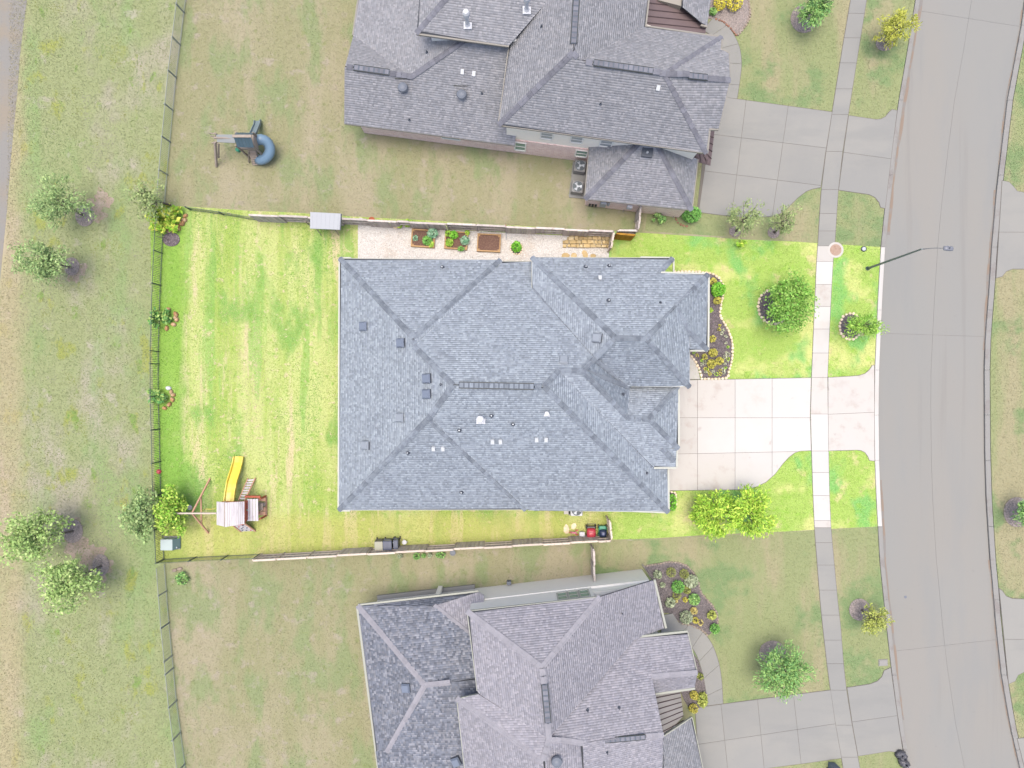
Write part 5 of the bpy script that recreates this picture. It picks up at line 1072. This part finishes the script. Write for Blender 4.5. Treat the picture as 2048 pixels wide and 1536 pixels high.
pot(829, 454, .16, BLACKP, 'small black pot beside the left raised bed corner', .26)
shrub(794, 449, 5, 'dark', 'dark green plant in the stone coloured pot', .4, 90, .08, cat='plant', name='potted_plant', z=.25); shrub(800, 451, 5.5, 'lime', 'yellow-green plant in the middle of the potted cluster', .4, 110, .09, cat='plant', name='potted_plant', z=.25); shrub(816, 448, 7.5, 'bright', 'leafy green plant in the buff pot by the fence', .5, 190, .08, cat='plant', name='potted_plant', z=.25)
t = thing('water_pump', W(1012, 458), 'small red painted hand pump by the gravel yard fence', 'pump')
MB().box((0, 0, .35), (.2, .16, .18)).build('pump_head', REDP, t, bevel=.02); MB().tube([(0, 0, 0), (0, 0, .3)], .035, 8).build('pump_pipe', REDP, t); MB().tube([(0, -.08, .36), (.02, -.8, .06)], .018, 6).build('handle', GALV, t); MB().box((0, .1, .46), (.05, .2, .04)).build('spout', REDP, t)
tag(MB().beam((0, 0, 0), (1.42, -.08, 0), .05, .03).build('plank', DRYW, None, W(953, 460.5, .05)), 'thin grey timber strip on the gravel above the bare bed', 'board')
# ------------------------------------------------------------------ hutch by the fence
HUTM = mat('pale_grey_roofing', (.275, .29, .315), rough=.5)
hb = W(650, 450); t = thing('hutch', hb, 'white metal roofed hutch on thin legs against the top fence', 'hutch')
Rc = [W(620, 457, 1.95)-hb, W(679, 459.5, 1.95)-hb, W(681, 427, 2.1)-hb, W(620.5, 424, 2.1)-hb]
MB().add(Rc+[p-Vector((0, 0, .05)) for p in Rc], [(0, 1, 2, 3), (7, 6, 5, 4), (0, 4, 5, 1), (1, 5, 6, 2), (2, 6, 7, 3), (3, 7, 4, 0)]).build('roof', HUTM, t)
for i in range(7): MB().beam(Rc[0].lerp(Rc[1], (i+.5)/7)+Vector((0, 0, .004)), Rc[3].lerp(Rc[2], (i+.5)/7)+Vector((0, 0, .004)), .05, .016).build('roof_rib', HUTM, t)
MB().beam(Rc[1]-Vector((-.02, 0, .12)), Rc[2]-Vector((-.02, 0, .12)), .05, .2).build('side_flashing', GREYM, t)
for x, y in ((-.85, -.2), (.85, -.26)): MB().beam((x, y, 0), (x, y, 1.9), .06, .06).build('leg', DRYW, t)
MB().box((0, .0, .6), (1.6, .4, .7)).build('cage', DGREYM, t)
for x in (-.45, .8): MB().beam((x, -.25, 1.6), (x+.2, -.75, .02), .04, .04).build('prop', DRYW, t)
# ------------------------------------------------------------------ wooden playset (lot)
pb = W(470, 1020); t = thing('playset', pb, 'redwood playset with yellow slide and swing beam in the back lawn', 'playset')
L = lambda x, y, z: W(x, y, z)-pb
zr, ze = 3.1, 2.5
def planks(a0, a1, b0, b1, n, m, name, par=None, th=.03, gap=.12):
    A0, A1, B0, B1 = [Vector(v) for v in (a0, a1, b0, b1)]
    for i in range(n):
        t0, t1 = (i+gap/2)/n, (i+1-gap/2)/n; q = [A0.lerp(A1, t0), A0.lerp(A1, t1), B0.lerp(B1, t1), B0.lerp(B1, t0)]
        nn = (q[1]-q[0]).cross(q[3]-q[0]).normalized()*th
        if nn.z < 0: nn = -nn
        MB().add(q+[v-nn for v in q], [(0, 1, 2, 3), (7, 6, 5, 4), (0, 4, 5, 1), (1, 5, 6, 2), (2, 6, 7, 3), (3, 7, 4, 0)]).build(name, m, par or t)
roof_o = MB().beam(L(450, 1003, zr-.08), L(450, 1053, zr-.08), .08, .1).build('roof', DRYW, t)
planks(L(433, 1003, ze), L(451, 1005, zr), L(433, 1049.5, ze), L(451, 1054, zr), 5, PLANKW, 'plank', roof_o)
planks(L(451, 1005, zr), L(489, 1003, ze), L(451, 1054, zr), L(489, 1048, ze), 9, PLANKW, 'plank', roof_o)
for x, y in ((443, 1008), (443, 1045), (484, 1008), (484, 1044)): MB().beam(L(x, y, 2.2)*1+Vector((0, 0, -2.2)), L(x, y, 2.2)+Vector((0, 0, .3)), .11, .11).build('post', REDW, t)
deck = MB().beam(L(443, 1026, 1.3), L(487, 1026, 1.3), 1.4, .06).build('deck', PINKW, t)
for y in (1004, 1049): MB().beam(L(443, y, 1.9), L(487, y, 1.9), .06, .22).build('side_board', REDW, t)
MB().beam(L(489.5, 1002, 2.3), L(489.5, 1045, 2.3), .12, .18).build('side_board', REDW, t)
# lower covered deck to the right
planks(L(494, 998, 1.75), L(516, 998, 1.5), L(494, 1042, 1.75), L(517, 1042, 1.5), 4, PLANKW, 'awning_plank')
for y0, y1 in ((1001, 1018), (1022, 1040)): MB().beam(L(492, y0, 1.85), L(492, y1, 1.85), .22, .1).build('side_board', REDW, t)
MB().beam(L(490, 993, 1.45), L(521, 993, 1.2), .12, .3).build('side_board', REDW, t); MB().beam(L(516, 1040, 1.2), L(522, 1036, 1.2), .1, .2).build('side_board', REDW, t)
for x, y in ((532, 992), (533, 1031)): MB().beam(L(x, y, .02), L(x, y, .02)+Vector((0, 0, 1.2)), .1, .1).build('post', REDW, t)
MB().beam(L(532, 992, .1), L(533, 1031, .1), .1, .1).build('rail', PINKW, t); MB().beam(L(516, 1029, .5), L(523, 1021, 1.0), .06, .06).build('brace', PINKW, t)
for y0 in (998, 1008, 1017, 1026): MB().beam(L(514, y0, .45), L(531, y0+1, .45), .25, .05).build('floor_board', PINKW if y0 != 1008 else DRYW, t)
planks(L(517, 1008, .9), L(526, 1007, .9), L(517, 1021, .9), L(526, 1021, .9), 2, DRYW, 'table_board')
# slide
sp = [(459, 1003, 1.45), (461, 985, 1.3), (465, 962, .98), (472, 940, .62), (476, 925, .35), (478, 913, .22)]
cs = [L(*p) for p in sp]; b = MB(); prof = [(-.36, .2), (-.3, .2), (-.27, .02), (0, -.03), (.27, .02), (.3, .2), (.36, .2), (.34, -.1), (-.34, -.1)]; m_ = len(prof)
vs = []
for i, c in enumerate(cs):
    d = (cs[min(i+1, 5)]-cs[max(i-1, 0)]); d.z = 0; d.normalize(); sx = Vector((d.y, -d.x, 0)); vs += [c+sx*a*1.0+Vector((0, 0, h)) for a, h in prof]
fs = [(i*m_+j, i*m_+(j+1) % m_, (i+1)*m_+(j+1) % m_, (i+1)*m_+j) for i in range(5) for j in range(m_)]; b.add(vs, fs); b.build('slide', YELLOW, t)
# ladder
la, lb = [L(478, 1000, 1.35), L(490, 1000, 1.35)], [L(496, 957, .05), L(511, 956, .05)]
for a, b_ in zip(la, lb): MB().beam(a, b_, .07, .12).build('ladder_rail', PINKW, t)
for i in range(8):
    f = (i+.6)/8.3; MB().beam(la[0].lerp(lb[0], f)+Vector((.04, 0, .03)), la[1].lerp(lb[1], f)+Vector((-.04, 0, .03)), .1, .035).build('tread', PLANKW, t)
# climbing wall
cw = [L(466, 1050, 1.3), L(487, 1045, 1.3), L(511, 1062, .02), L(482, 1063, .02)]
o = MB().add(cw+[v-Vector((0, 0, .05)) for v in cw], [(0, 1, 2, 3), (7, 6, 5, 4), (0, 4, 5, 1), (1, 5, 6, 2), (2, 6, 7, 3), (3, 7, 4, 0)]).build('climbing_wall', PLANKW, t)
for a, b_ in ((cw[1], cw[2]), (cw[0], cw[3])): MB().beam(a+Vector((0, 0, .02)), b_+Vector((0, 0, .02)), .09, .1).build('wall_edge', PINKW, t)
for u_, v_, mm in ((.3, .3, REDP), (.7, .25, NAVYP), (.35, .55, NAVYP), (.75, .55, NAVYP), (.25, .78, NAVYP), (.55, .42, NAVYP), (.8, .85, REDP), (.5, .82, NAVYP)):
    p = cw[0].lerp(cw[1], u_).lerp(cw[3].lerp(cw[2], u_), v_); MB().lathe([(.065, 0), (.055, .05), (.02, .06)], p+Vector((0, 0, .01)), 8).build('climbing_hold', mm, o)
# swing beam
MB().beam(L(346, 1026.5, 2.35), L(433, 1026.5, 2.35), .1, .14).build('swing_beam', WOODL, t)
for a in ((420, 957), (417, 1066)): MB().beam(L(384, 1026.5, 2.28), L(*a, .02), .1, .1).build('swing_leg', PINKW, t)
MB().beam(L(402, 990, 1.05), L(403, 1049, 1.05), .09, .11).build('swing_brace', PINKW, t)
MB().lathe([(.17, .35), (.18, .37), (.18, .39), (.16, .41)], L(379, 1015, .4)-Vector((0, 0, .4)), 16).build('disc_swing', PLANKW, t)
MB().tube([L(353, 1025, 2.3), L(372, 1017, .9), L(379, 1015.5, .42)], .02, 5).build('swing_rope', YELLOW, t)
MB().tube([L(403, 1022, 2.3), L(411, 1018, .75), L(424, 1018.5, .75), L(431, 1017, 2.3)], .022, 5).build('strap_swing', YELLOW, t)
# ------------------------------------------------------------------ grey playset (north yard)
pb2 = W(490, 290); t = thing('playset', pb2, 'hazed playset with blue tube slide and dark roof in north yard', 'playset')
L = lambda x, y, z: W(x, y, z)-pb2
zr, ze = 3.5, 2.8
r = MB().beam(L(467, 272.5, zr-.06), L(504, 272.5, zr-.06), .06, .06).build('roof', DRYW, t)
planks(L(466, 273, zr), L(502, 273, zr), L(475, 294.5, ze), L(508, 295, ze), 5, TEALP, 'roof_panel', r, gap=.06)
planks(L(466, 271.5, zr), L(502, 271.5, zr), L(472, 265, ze), L(507, 265.5, ze), 5, TEALP, 'roof_panel', r, gap=.06)
MB().beam(L(465, 272.3, zr+.03), L(503, 272.3, zr+.03), .18, .06).build('ridge_board', DRYW, t)
for x, y in ((474, 268), (474, 293), (508, 268), (508, 294)): MB().beam(L(x, y, 2.5)-Vector((0, 0, 2.5)), L(x, y, 2.5)+Vector((0, 0, .25)), .1, .1).build('post', DRYW, t)
MB().beam(L(476, 282, 1.5), L(512, 284, 1.5), 1.0, .07).build('deck', DRYW, t); MB().beam(L(510, 268, 2.1), L(513, 297, 2.1), .12, .5).build('side_board', DRYW, t); MB().beam(L(478, 297, 1.9), L(512, 298, 1.9), .1, .35).build('side_board', DRYW, t)
q = [L(432, 269, 2.3), L(470, 269, 2.5), L(470, 286, 2.3), L(434, 284, 2.1)]; MB().add(q+[v-Vector((0, 0, .06)) for v in q], [(0, 1, 2, 3), (7, 6, 5, 4), (0, 4, 5, 1), (1, 5, 6, 2), (2, 6, 7, 3), (3, 7, 4, 0)]).build('swing_canopy', mat('faded_canopy', (.2, .215, .22), rough=.7), t)  # canopy colour paled by painted haze
for i in range(5): MB().box(L(447+i*4.5, 284, 1.0), (.1, .05, .06)).build('canopy_trim', DRYW, t)
MB().beam(L(428, 276, 2.2), L(470, 277, 2.3), .1, .16).build('swing_beam', DRYW, t)
for y in (267, 284): MB().beam(L(430, y, 2.15), L(433, 333 if y > 270 else 270, .02 if y > 270 else 1.2), .14, .14).build('swing_leg', DRYW, t)
MB().beam(L(437, 287, 2.05), L(437, 315, .7), .1, .1).build('swing_leg', DRYW, t)
for a, b_ in (((419, 266), (430, 268)), ((421, 272), (431, 273)), ((424, 286), (434, 285))): MB().beam(L(*a, 1.6), L(*b_, 2.0), .07, .07).build('end_rail', DRYW, t)
pts = []
for i in range(13):
    a = math.radians(80-i*15); pts.append((520+20*math.cos(a)*1.0, 299-18*math.sin(a)*1.15, 1.7-1.25*i/12))
MB().tube([L(511, 281, 1.75)]+[L(*p) for p in pts], .36, 14).build('tube_slide', BLUEP, t, smooth=True)
cs = [L(*p) for p in [(507, 268, 1.5), (511, 258, 1.0), (515, 249, .5), (516, 241, .2)]]; b = MB(); vs = []
for i, c in enumerate(cs):
    d = (cs[min(i+1, 3)]-cs[max(i-1, 0)]); d.z = 0; d.normalize(); sx = Vector((d.y, -d.x, 0)); vs += [c+sx*a*.65+Vector((0, 0, h)) for a, h in prof]
b.add(vs, [(i*m_+j, i*m_+(j+1) % m_, (i+1)*m_+(j+1) % m_, (i+1)*m_+j) for i in range(3) for j in range(m_)]); b.build('slide', mat('faded_blue_plastic', (.15, .195, .215), rough=.5), t)  # haze put into the slide's blue
for i in range(7):
    y = 303+i*4.2; MB().beam(L(498+i*1.4, y, 1.4-i*.2), L(512+i*1.2, y, 1.4-i*.2), .16, .04).build('tread', DRYW, t)
for x0, x1 in ((498, 506), (512, 520)): MB().beam(L(x0, 300, 1.45), L(x1, 329, .05), .06, .1).build('ladder_rail', DRYW, t)
MB().beam(L(497, 303, 1.5), L(498, 325, .02), .07, .07).build('brace', DRYW, t)
MB().lathe([(.16, 0), (.16, .28), (.1, .32)], L(478, 301, .9), 10).build('green_swing', GREENP, t)
# ------------------------------------------------------------------ carts, bins and garden machines
def cart(px, py, w, dp, h, mb, ml, label, rz, group=None, ribs=0):
    t = thing('wheelie_bin', W(px, py), label, 'bin', group, rz); b = MB()
    b.add([(-w*.42, -dp*.42, .05), (w*.42, -dp*.42, .05), (w*.42, dp*.42, .05), (-w*.42, dp*.42, .05), (-w/2, -dp/2, h), (w/2, -dp/2, h), (w/2, dp/2, h), (-w/2, dp/2, h)], [(3, 2, 1, 0), (0, 1, 5, 4), (1, 2, 6, 5), (2, 3, 7, 6), (3, 0, 4, 7), (4, 5, 6, 7)]).build('bin_body', mb, t)
    MB().box((0, -.03, h+.035), (w*1.03, dp*.95, .06)).build('lid', ml, t, bevel=.02)
    for i in range(ribs): MB().box((-w*.25+i*w*.25, -.04, h+.072), (.03, dp*.7, .02)).build('lid_rib', ml, t)
    MB().tube([(-w*.4, dp*.5, h-.02), (-w*.4, dp*.5+.1, h+.02), (w*.4, dp*.5+.1, h+.02), (w*.4, dp*.5, h-.02)], .02, 6).build('handle', mb, t)
    for sx in (-1, 1): MB().tube([(sx*w*.46, dp*.42, .12), (sx*(w*.46+.06), dp*.42, .12)], .12, 12).build('wheel', BLACKP, t)
    return t
cart(763, 1084, .56, .62, 1.05, BLACKP, TAUPE, 'black wheeled bin with a beige lid by the bottom fence', .03)
cart(780, 1084, .6, .66, 1.05, NAVYP, NAVYP, 'wide navy wheeled bin between its two neighbours by the fence', .03, ribs=2)
cart(796, 1082.5, .32, .64, 1.0, NAVYP, NAVYP, 'narrow navy wheeled bin with pale rods, rightmost by the fence', .03, ribs=1)
cart(1662, 1531, .56, .62, 1.0, mat('dull_blue_plastic', (.09, .12, .165), rough=.4), mat('dull_blue_lid', (.1, .13, .17), rough=.4), 'dull blue wheeled bin on the grass at the bottom edge', math.pi-.1)
t = thing('rod', W(793, 1088), 'pale pole leaning across the navy bins', 'pole'); MB().tube([(0, -.15, .05), (-.06, .35, 1.12)], .03, 6).build('shaft', GALV, t)
t = thing('plastic_stool', W(810, 1083), 'small white plastic stool lying beside the navy bins', 'stool'); MB().lathe([(.14, .28), (.17, .3), (.12, .33)], n=12).build('seat', WPLAS, t)
for k_ in range(3): MB().beam((.1*math.cos(k_*2.1), .1*math.sin(k_*2.1), .28), (.2*math.cos(k_*2.1), .2*math.sin(k_*2.1), 0), .04, .03).build('leg', WPLAS, t)
# red spreader cart: black chassis and handle, rounded red hopper
def dome_box(w, d, h, n=5):
    b = MB(); rings = []
    for i in range(n+1):
        a = i/n*math.pi/2; k = math.cos(a)**.6 if i < n else .35; z = h*math.sin(a); r = []
        for j in range(20):
            q_ = j/20*2*math.pi; c_, s_ = math.cos(q_), math.sin(q_); r.append((w/2*k*math.copysign(abs(c_)**.45, c_), d/2*k*math.copysign(abs(s_)**.45, s_), z))
        rings += r
    b.add(rings, [(i*20+j, i*20+(j+1) % 20, (i+1)*20+(j+1) % 20, (i+1)*20+j) for i in range(n) for j in range(20)]+[tuple(range(n*20, n*20+20))]); return b
t = thing('garden_cart', W(1181, 1061), 'red domed garden cart with black base, left of the green one', 'cart')
MB().box((0, 0, .3), (.62, .78, .3)).build('chassis', BLACKP, t, bevel=.04)
o = dome_box(.66, .72, .26).build('hood', REDP, t, (0, -.08, .46), smooth=True); MB().box((0, .18, .66), (.5, .03, .04)).build('hood_groove', mat('dark_red_plastic', (.2, .015, .03), rough=.4), o)
for sx in (-1, 1):
    MB().beam((sx*.28, .3, .4), (sx*.3, .62, .75), .04, .05).build('handle_arm', BLACKP, t)
    for y in (-.32, .32): MB().tube([(sx*.3, y, .15), (sx*.37, y, .15)], .15, 12).build('wheel', BLACKP, t)
MB().tube([(-.3, .62, .75), (.3, .62, .75)], .025, 6).build('handle', BLACKP, t)
t = thing('garden_cart', W(1203.5, 1060), 'green garden cart with a dark navy dome, nearest the gate', 'cart')
MB().box((0, .0, .3), (.5, .76, .4)).build('chassis', GREENP, t, bevel=.05); dome_box(.54, .56, .28).build('hood', NAVYP, t, (.02, -.12, .5), smooth=True)
MB().box((0, .29, .52), (.44, .2, .06)).build('front_panel', GREENP, t, bevel=.02); MB().lathe([(.1, 0), (.08, .03)], (.02, -.12, .77), 12).build('hood_cap', mat('pale_blue_cap', (.12, .14, .25), rough=.4), t)
for sx in (-1, 1):
    MB().beam((sx*.25, -.35, .3), (sx*.27, .3, .5), .04, .05).build('side_rail', GREENP, t)
    for y in (-.3, .3): MB().tube([(sx*.25, y, .14), (sx*.31, y, .14)], .14, 12).build('wheel', BLACKP, t)
t = thing('toy_tricycle', W(1148, 1064), 'small pink ride-on toy by the bottom fence gate', 'toy')
MB().box((0, 0, .25), (.34, .14, .1)).build('seat', PINKP, t, bevel=.03); MB().tube([(-.18, 0, .25), (-.25, 0, .42)], .025, 6).build('steering_post', PINKP, t); MB().tube([(-.25, -.15, .42), (-.25, .15, .42)], .022, 6).build('handlebar', PINKP, t)
for x, y in ((-.25, 0), (.2, .15), (.2, -.15)): MB().tube([(x, y-.03, .1), (x, y+.03, .1)], .11, 10).build('wheel', REDP, t)
t = thing('storage_box', W(1163, 1066), 'small white lidded box left of the red cart', 'box'); MB().box((0, 0, .2), (.32, .26, .4)).build('box_body', WPLAS, t); MB().box((0, 0, .415), (.36, .3, .04)).build('lid', WPLAS, t, bevel=.01)
for i, (x, y, a, b_) in enumerate([(1133, 1058, .45, .75), (1148, 1052, .5, .4)]):
    o = tag(link('flagstone', stone_mesh(STONE, i, .2), None, W(x, y, -.01), (0, 0, i)), ['long tan flagstone standing upright looking in the bottom side yard grass', 'rounded tan flagstone in grass above the pink toy'][i].replace(' standing upright looking', ' lying flat'), 'stone'); o.scale = (a, b_, .2)
# ------------------------------------------------------------------ air conditioners, cabinets
def air_con(px, py, label, rz=0, m=WPLAS, group=None, pad=None, h=.8):
    t = thing('air_conditioner', W(px, py), label, 'air conditioner', group, rz); w = .82
    MB().box((0, 0, .05), (1.0, 1.0, .1)).build('pad', CONC, t)
    MB().box((0, 0, .1+h/2), (w, w, h-.02)).build('casing', m, t, bevel=.06)
    q = MB(); q.lathe([(.36, .0), (.36, .015)], (0, 0, .1+h), 24); f = q.build('fan_well', mat('fan_dark', (.06, .075, .085), rough=.5), t)
    for i in range(3):
        a = i*2.094; b = MB(); b.add([(.06*math.cos(a), .06*math.sin(a), h+.135), (.32*math.cos(a-.35), .32*math.sin(a-.35), h+.12), (.32*math.cos(a+.45), .32*math.sin(a+.45), h+.15), (.08*math.cos(a+.6), .08*math.sin(a+.6), h+.14)], [(0, 1, 2, 3)]).build('fan_blade', GALV, f)
    MB().lathe([(.09, 0), (.07, .03)], (0, 0, .12+h), 12).build('fan_hub', GALV, f)
    g_ = MB()
    for r_ in (.12, .2, .28, .36):
        P_ = [(r_*math.cos(k_*math.pi/12), r_*math.sin(k_*math.pi/12), h+.17) for k_ in range(25)]; g_.tube(P_, .005, 4, False)
    g_.build('fan_guard', GALV, t)
    return t
air_con(1151, 1016, 'white air conditioner half under the south eave of lot house')
tag(MB().box((0, 0, .05), (.45, .7, .1)).build('concrete_pad', WCONC, None, W(1134, 1018)), 'small beige concrete pad left of the white air conditioner', 'pad')
tag(MB().prism([p[:2] for p in wp([(1146, 325), (1176, 328), (1170, 398), (1138, 395)])], -.05, .09).build('equipment_pad', CONC), 'long concrete pad under two air conditioners by the north garage', 'pad')
NAC = mat('dull_ac_casing', (.19, .19, .19), rough=.5)
air_con(1158, 339, 'grey air conditioner, upper of two beside the north garage', -.13, NAC); air_con(1153, 380, 'grey air conditioner, lower of two beside the north garage', -.13, NAC)
t = thing('utility_cabinet', W(345, 1085), 'pale green transformer cabinet in the bottom left lot corner', 'cabinet')
MB().box((0, 0, .04), (1.15, .95, .08)).build('base', CONC, t); MB().box((-.06, 0, .42), (.86, .78, .7)).build('cabinet_body', PALEG, t, bevel=.03); q = MB()
q.add([(.37, -.39, .77), (.37, .39, .77), (.62, .36, .1), (.62, -.36, .1), (.37, -.39, .08), (.37, .39, .08)], [(0, 3, 2, 1), (4, 5, 2, 3), (0, 4, 3), (1, 2, 5)]); q.build('sloped_door', PALEG2, t); MB().lathe([(.07, 0), (.05, .03)], (.5, -.25, .44), 8).build('lock', GALV, t)
t = thing('valve_box', W(1727, 498), 'small dark round valve box near the street lamp', 'valve box'); MB().lathe([(.2, -.02), (.2, .06), (.17, .07)], n=16).build('rim', DARK, t); MB().lathe([(.15, .07), (.12, .1)], n=14).build('cover', GALV, t)
t = thing('utility_box', W(1766, 1325), 'pale square utility lid in grass beside the south driveway', 'utility box'); MB().box((0, 0, .03), (.58, .4, .08), .04).build('lid', mat('pale_lid', (.21, .205, .2), rough=.7), t, bevel=.01); MB().box((0, 0, .0), (.66, .48, .04), .04).build('frame', CONC, t)
# manhole
t = thing('manhole', W(1671, 500), 'round rusty manhole in a pale concrete collar beside the sidewalk', 'manhole')
MB().lathe([(.56, -.05), (.56, .028), (.42, .03)], n=32).build('collar', WCONC2, t); MB().lathe([(.41, .0), (.41, .036)], n=32).build('cover', MANH, t)
for r_ in (.14, .26): MB().tube([(r_*math.cos(k_*math.pi/12), r_*math.sin(k_*math.pi/12), .037) for k_ in range(25)], .012, 5, False).build('cover_ring', MANH, t)
for x, y, m in ((1872, 1192, 'a'), (1812, 1195, 'b')): pass
t = thing('valve_cover', W(1811, 1194, -.12), 'small round dark cover in the road at lower right', 'valve cover'); MB().lathe([(.1, 0), (.09, .012)], n=14).build('cover', GREYM, t)
# street lamp
t = thing('street_lamp', W(1735, 537), 'tall dark street lamp with arm reaching over the road', 'street lamp'); lb_ = W(1735, 537); L = lambda x, y, z: W(x, y, z)-lb_
zt = 7.2; tp = L(1844, 498, zt)
MB().lathe([(.15, 0), (.15, .06), (.1, .1), (.09, .5)], n=14).build('base', mat('lamp_green_grey', (.05, .075, .075), rough=.5), t)
MB().tube([(0, 0, .1), tp*.5, tp], [.085, .07, .05], 12).build('pole', mat('lamp_grey', (.14, .165, .17), rough=.5), t)
MB().tube([tp-Vector((0, 0, .1)), L(1858, 497, zt+.15), L(1874, 496, zt+.2), L(1890, 496.5, zt+.22)], [.035, .03, .026, .026], 8).build('arm', mat('lamp_arm', (.13, .135, .14), rough=.5), t)
h0, h1 = L(1889, 496.5, zt+.22), L(1904, 497.5, zt+.22); d = (h1-h0); Lh = d.length; az = math.atan2(d.y, d.x)
b = dome_box(.75*Lh/.55, .3, .12); o = b.build('lamp_head', mat('lamp_head_grey', (.14, .15, .18), rough=.4), t, (h0+h1)/2, smooth=True); o.rotation_euler = (0, 0, az)
MB().lathe([(.05, .12), (.045, .18)], n=10).build('photocell', DGREYM, o); MB().box((0, 0, -.01), (.4, .2, .03)).build('lens', GLASS, o)
# rubbish bags at the kerb
for x, y, rx, ry, rz, l in ((1798, 1506, .36, .26, .4, 'crumpled black bag at the kerb, upper left of the pile'), (1804, 1513, .34, .3, 1.2, 'knotted black bag in the middle of the kerb pile'), (1806, 1524, .44, .3, 2.6, 'large crumpled black bag at the bottom of the kerb pile')):
    t = thing('rubbish_bag', W(x, y), l, 'bag', None, rz); n_ = 14; vs = []; prf = [(.75, 0), (1.02, .1), (1.0, .25), (.7, .42), (.25, .5), (.12, .56), (.2, .64)]
    for i, (r_, z_) in enumerate(prf): vs += [(rx*r_*(1+.16*math.sin(k_*3+i)+.08*random.uniform(-1, 1))*math.cos(k_*2*math.pi/n_), ry*r_*(1+.16*math.sin(k_*4+i*2))*math.sin(k_*2*math.pi/n_), z_*.8) for k_ in range(n_)]
    fs = [(i*n_+k_, i*n_+(k_+1) % n_, (i+1)*n_+(k_+1) % n_, (i+1)*n_+k_) for i in range(6) for k_ in range(n_)]+[tuple(range(6*n_, 7*n_))]
    MB().add(vs[:5*n_], fs[:4*n_]).build('bag_body', BAG, t, smooth=True); MB().add(vs[4*n_:], [(i*n_+k_, i*n_+(k_+1) % n_, (i+1)*n_+(k_+1) % n_, (i+1)*n_+k_) for i in range(2) for k_ in range(n_)]).build('bag_neck', BAG, t)
# plants behind the bottom fence
for x, y, r, kk, l in ((801, 1111, 4, 'sage', 'small pale plant, leftmost behind the bottom fence'), (834, 1111, 7, 'dullgreen', 'bright leafy clump behind the bottom fence'), (848, 1110, 4, 'dullgreen', 'thin green plant right of the leafy clump'), (860, 1109, 4, 'sage', 'sparse pale green plant between clump and bush'), (882, 1109, 10, 'dullgreen', 'low wide green bush, rightmost behind the bottom fence')): shrub(x, y, r, kk, l, .4, 130, .07, cat='plant', name='garden_plant', ry=6 if r == 10 else None)
t = thing('plant_pot', W(906, 1104), 'grey round pot behind the bottom fence', 'plant pot'); MB().lathe([(.12, 0), (.19, .25), (.21, .28), (.16, .28), (.15, .22)], n=14).build('pot', GREYM, t)
tag(MB().lathe([(.16, 0), (.16, .14), (.08, .2)], n=12).build('red_ball', REDP, None, W(319, 943, 0)), 'faded red ball resting at the foot of the iron fence', 'ball')
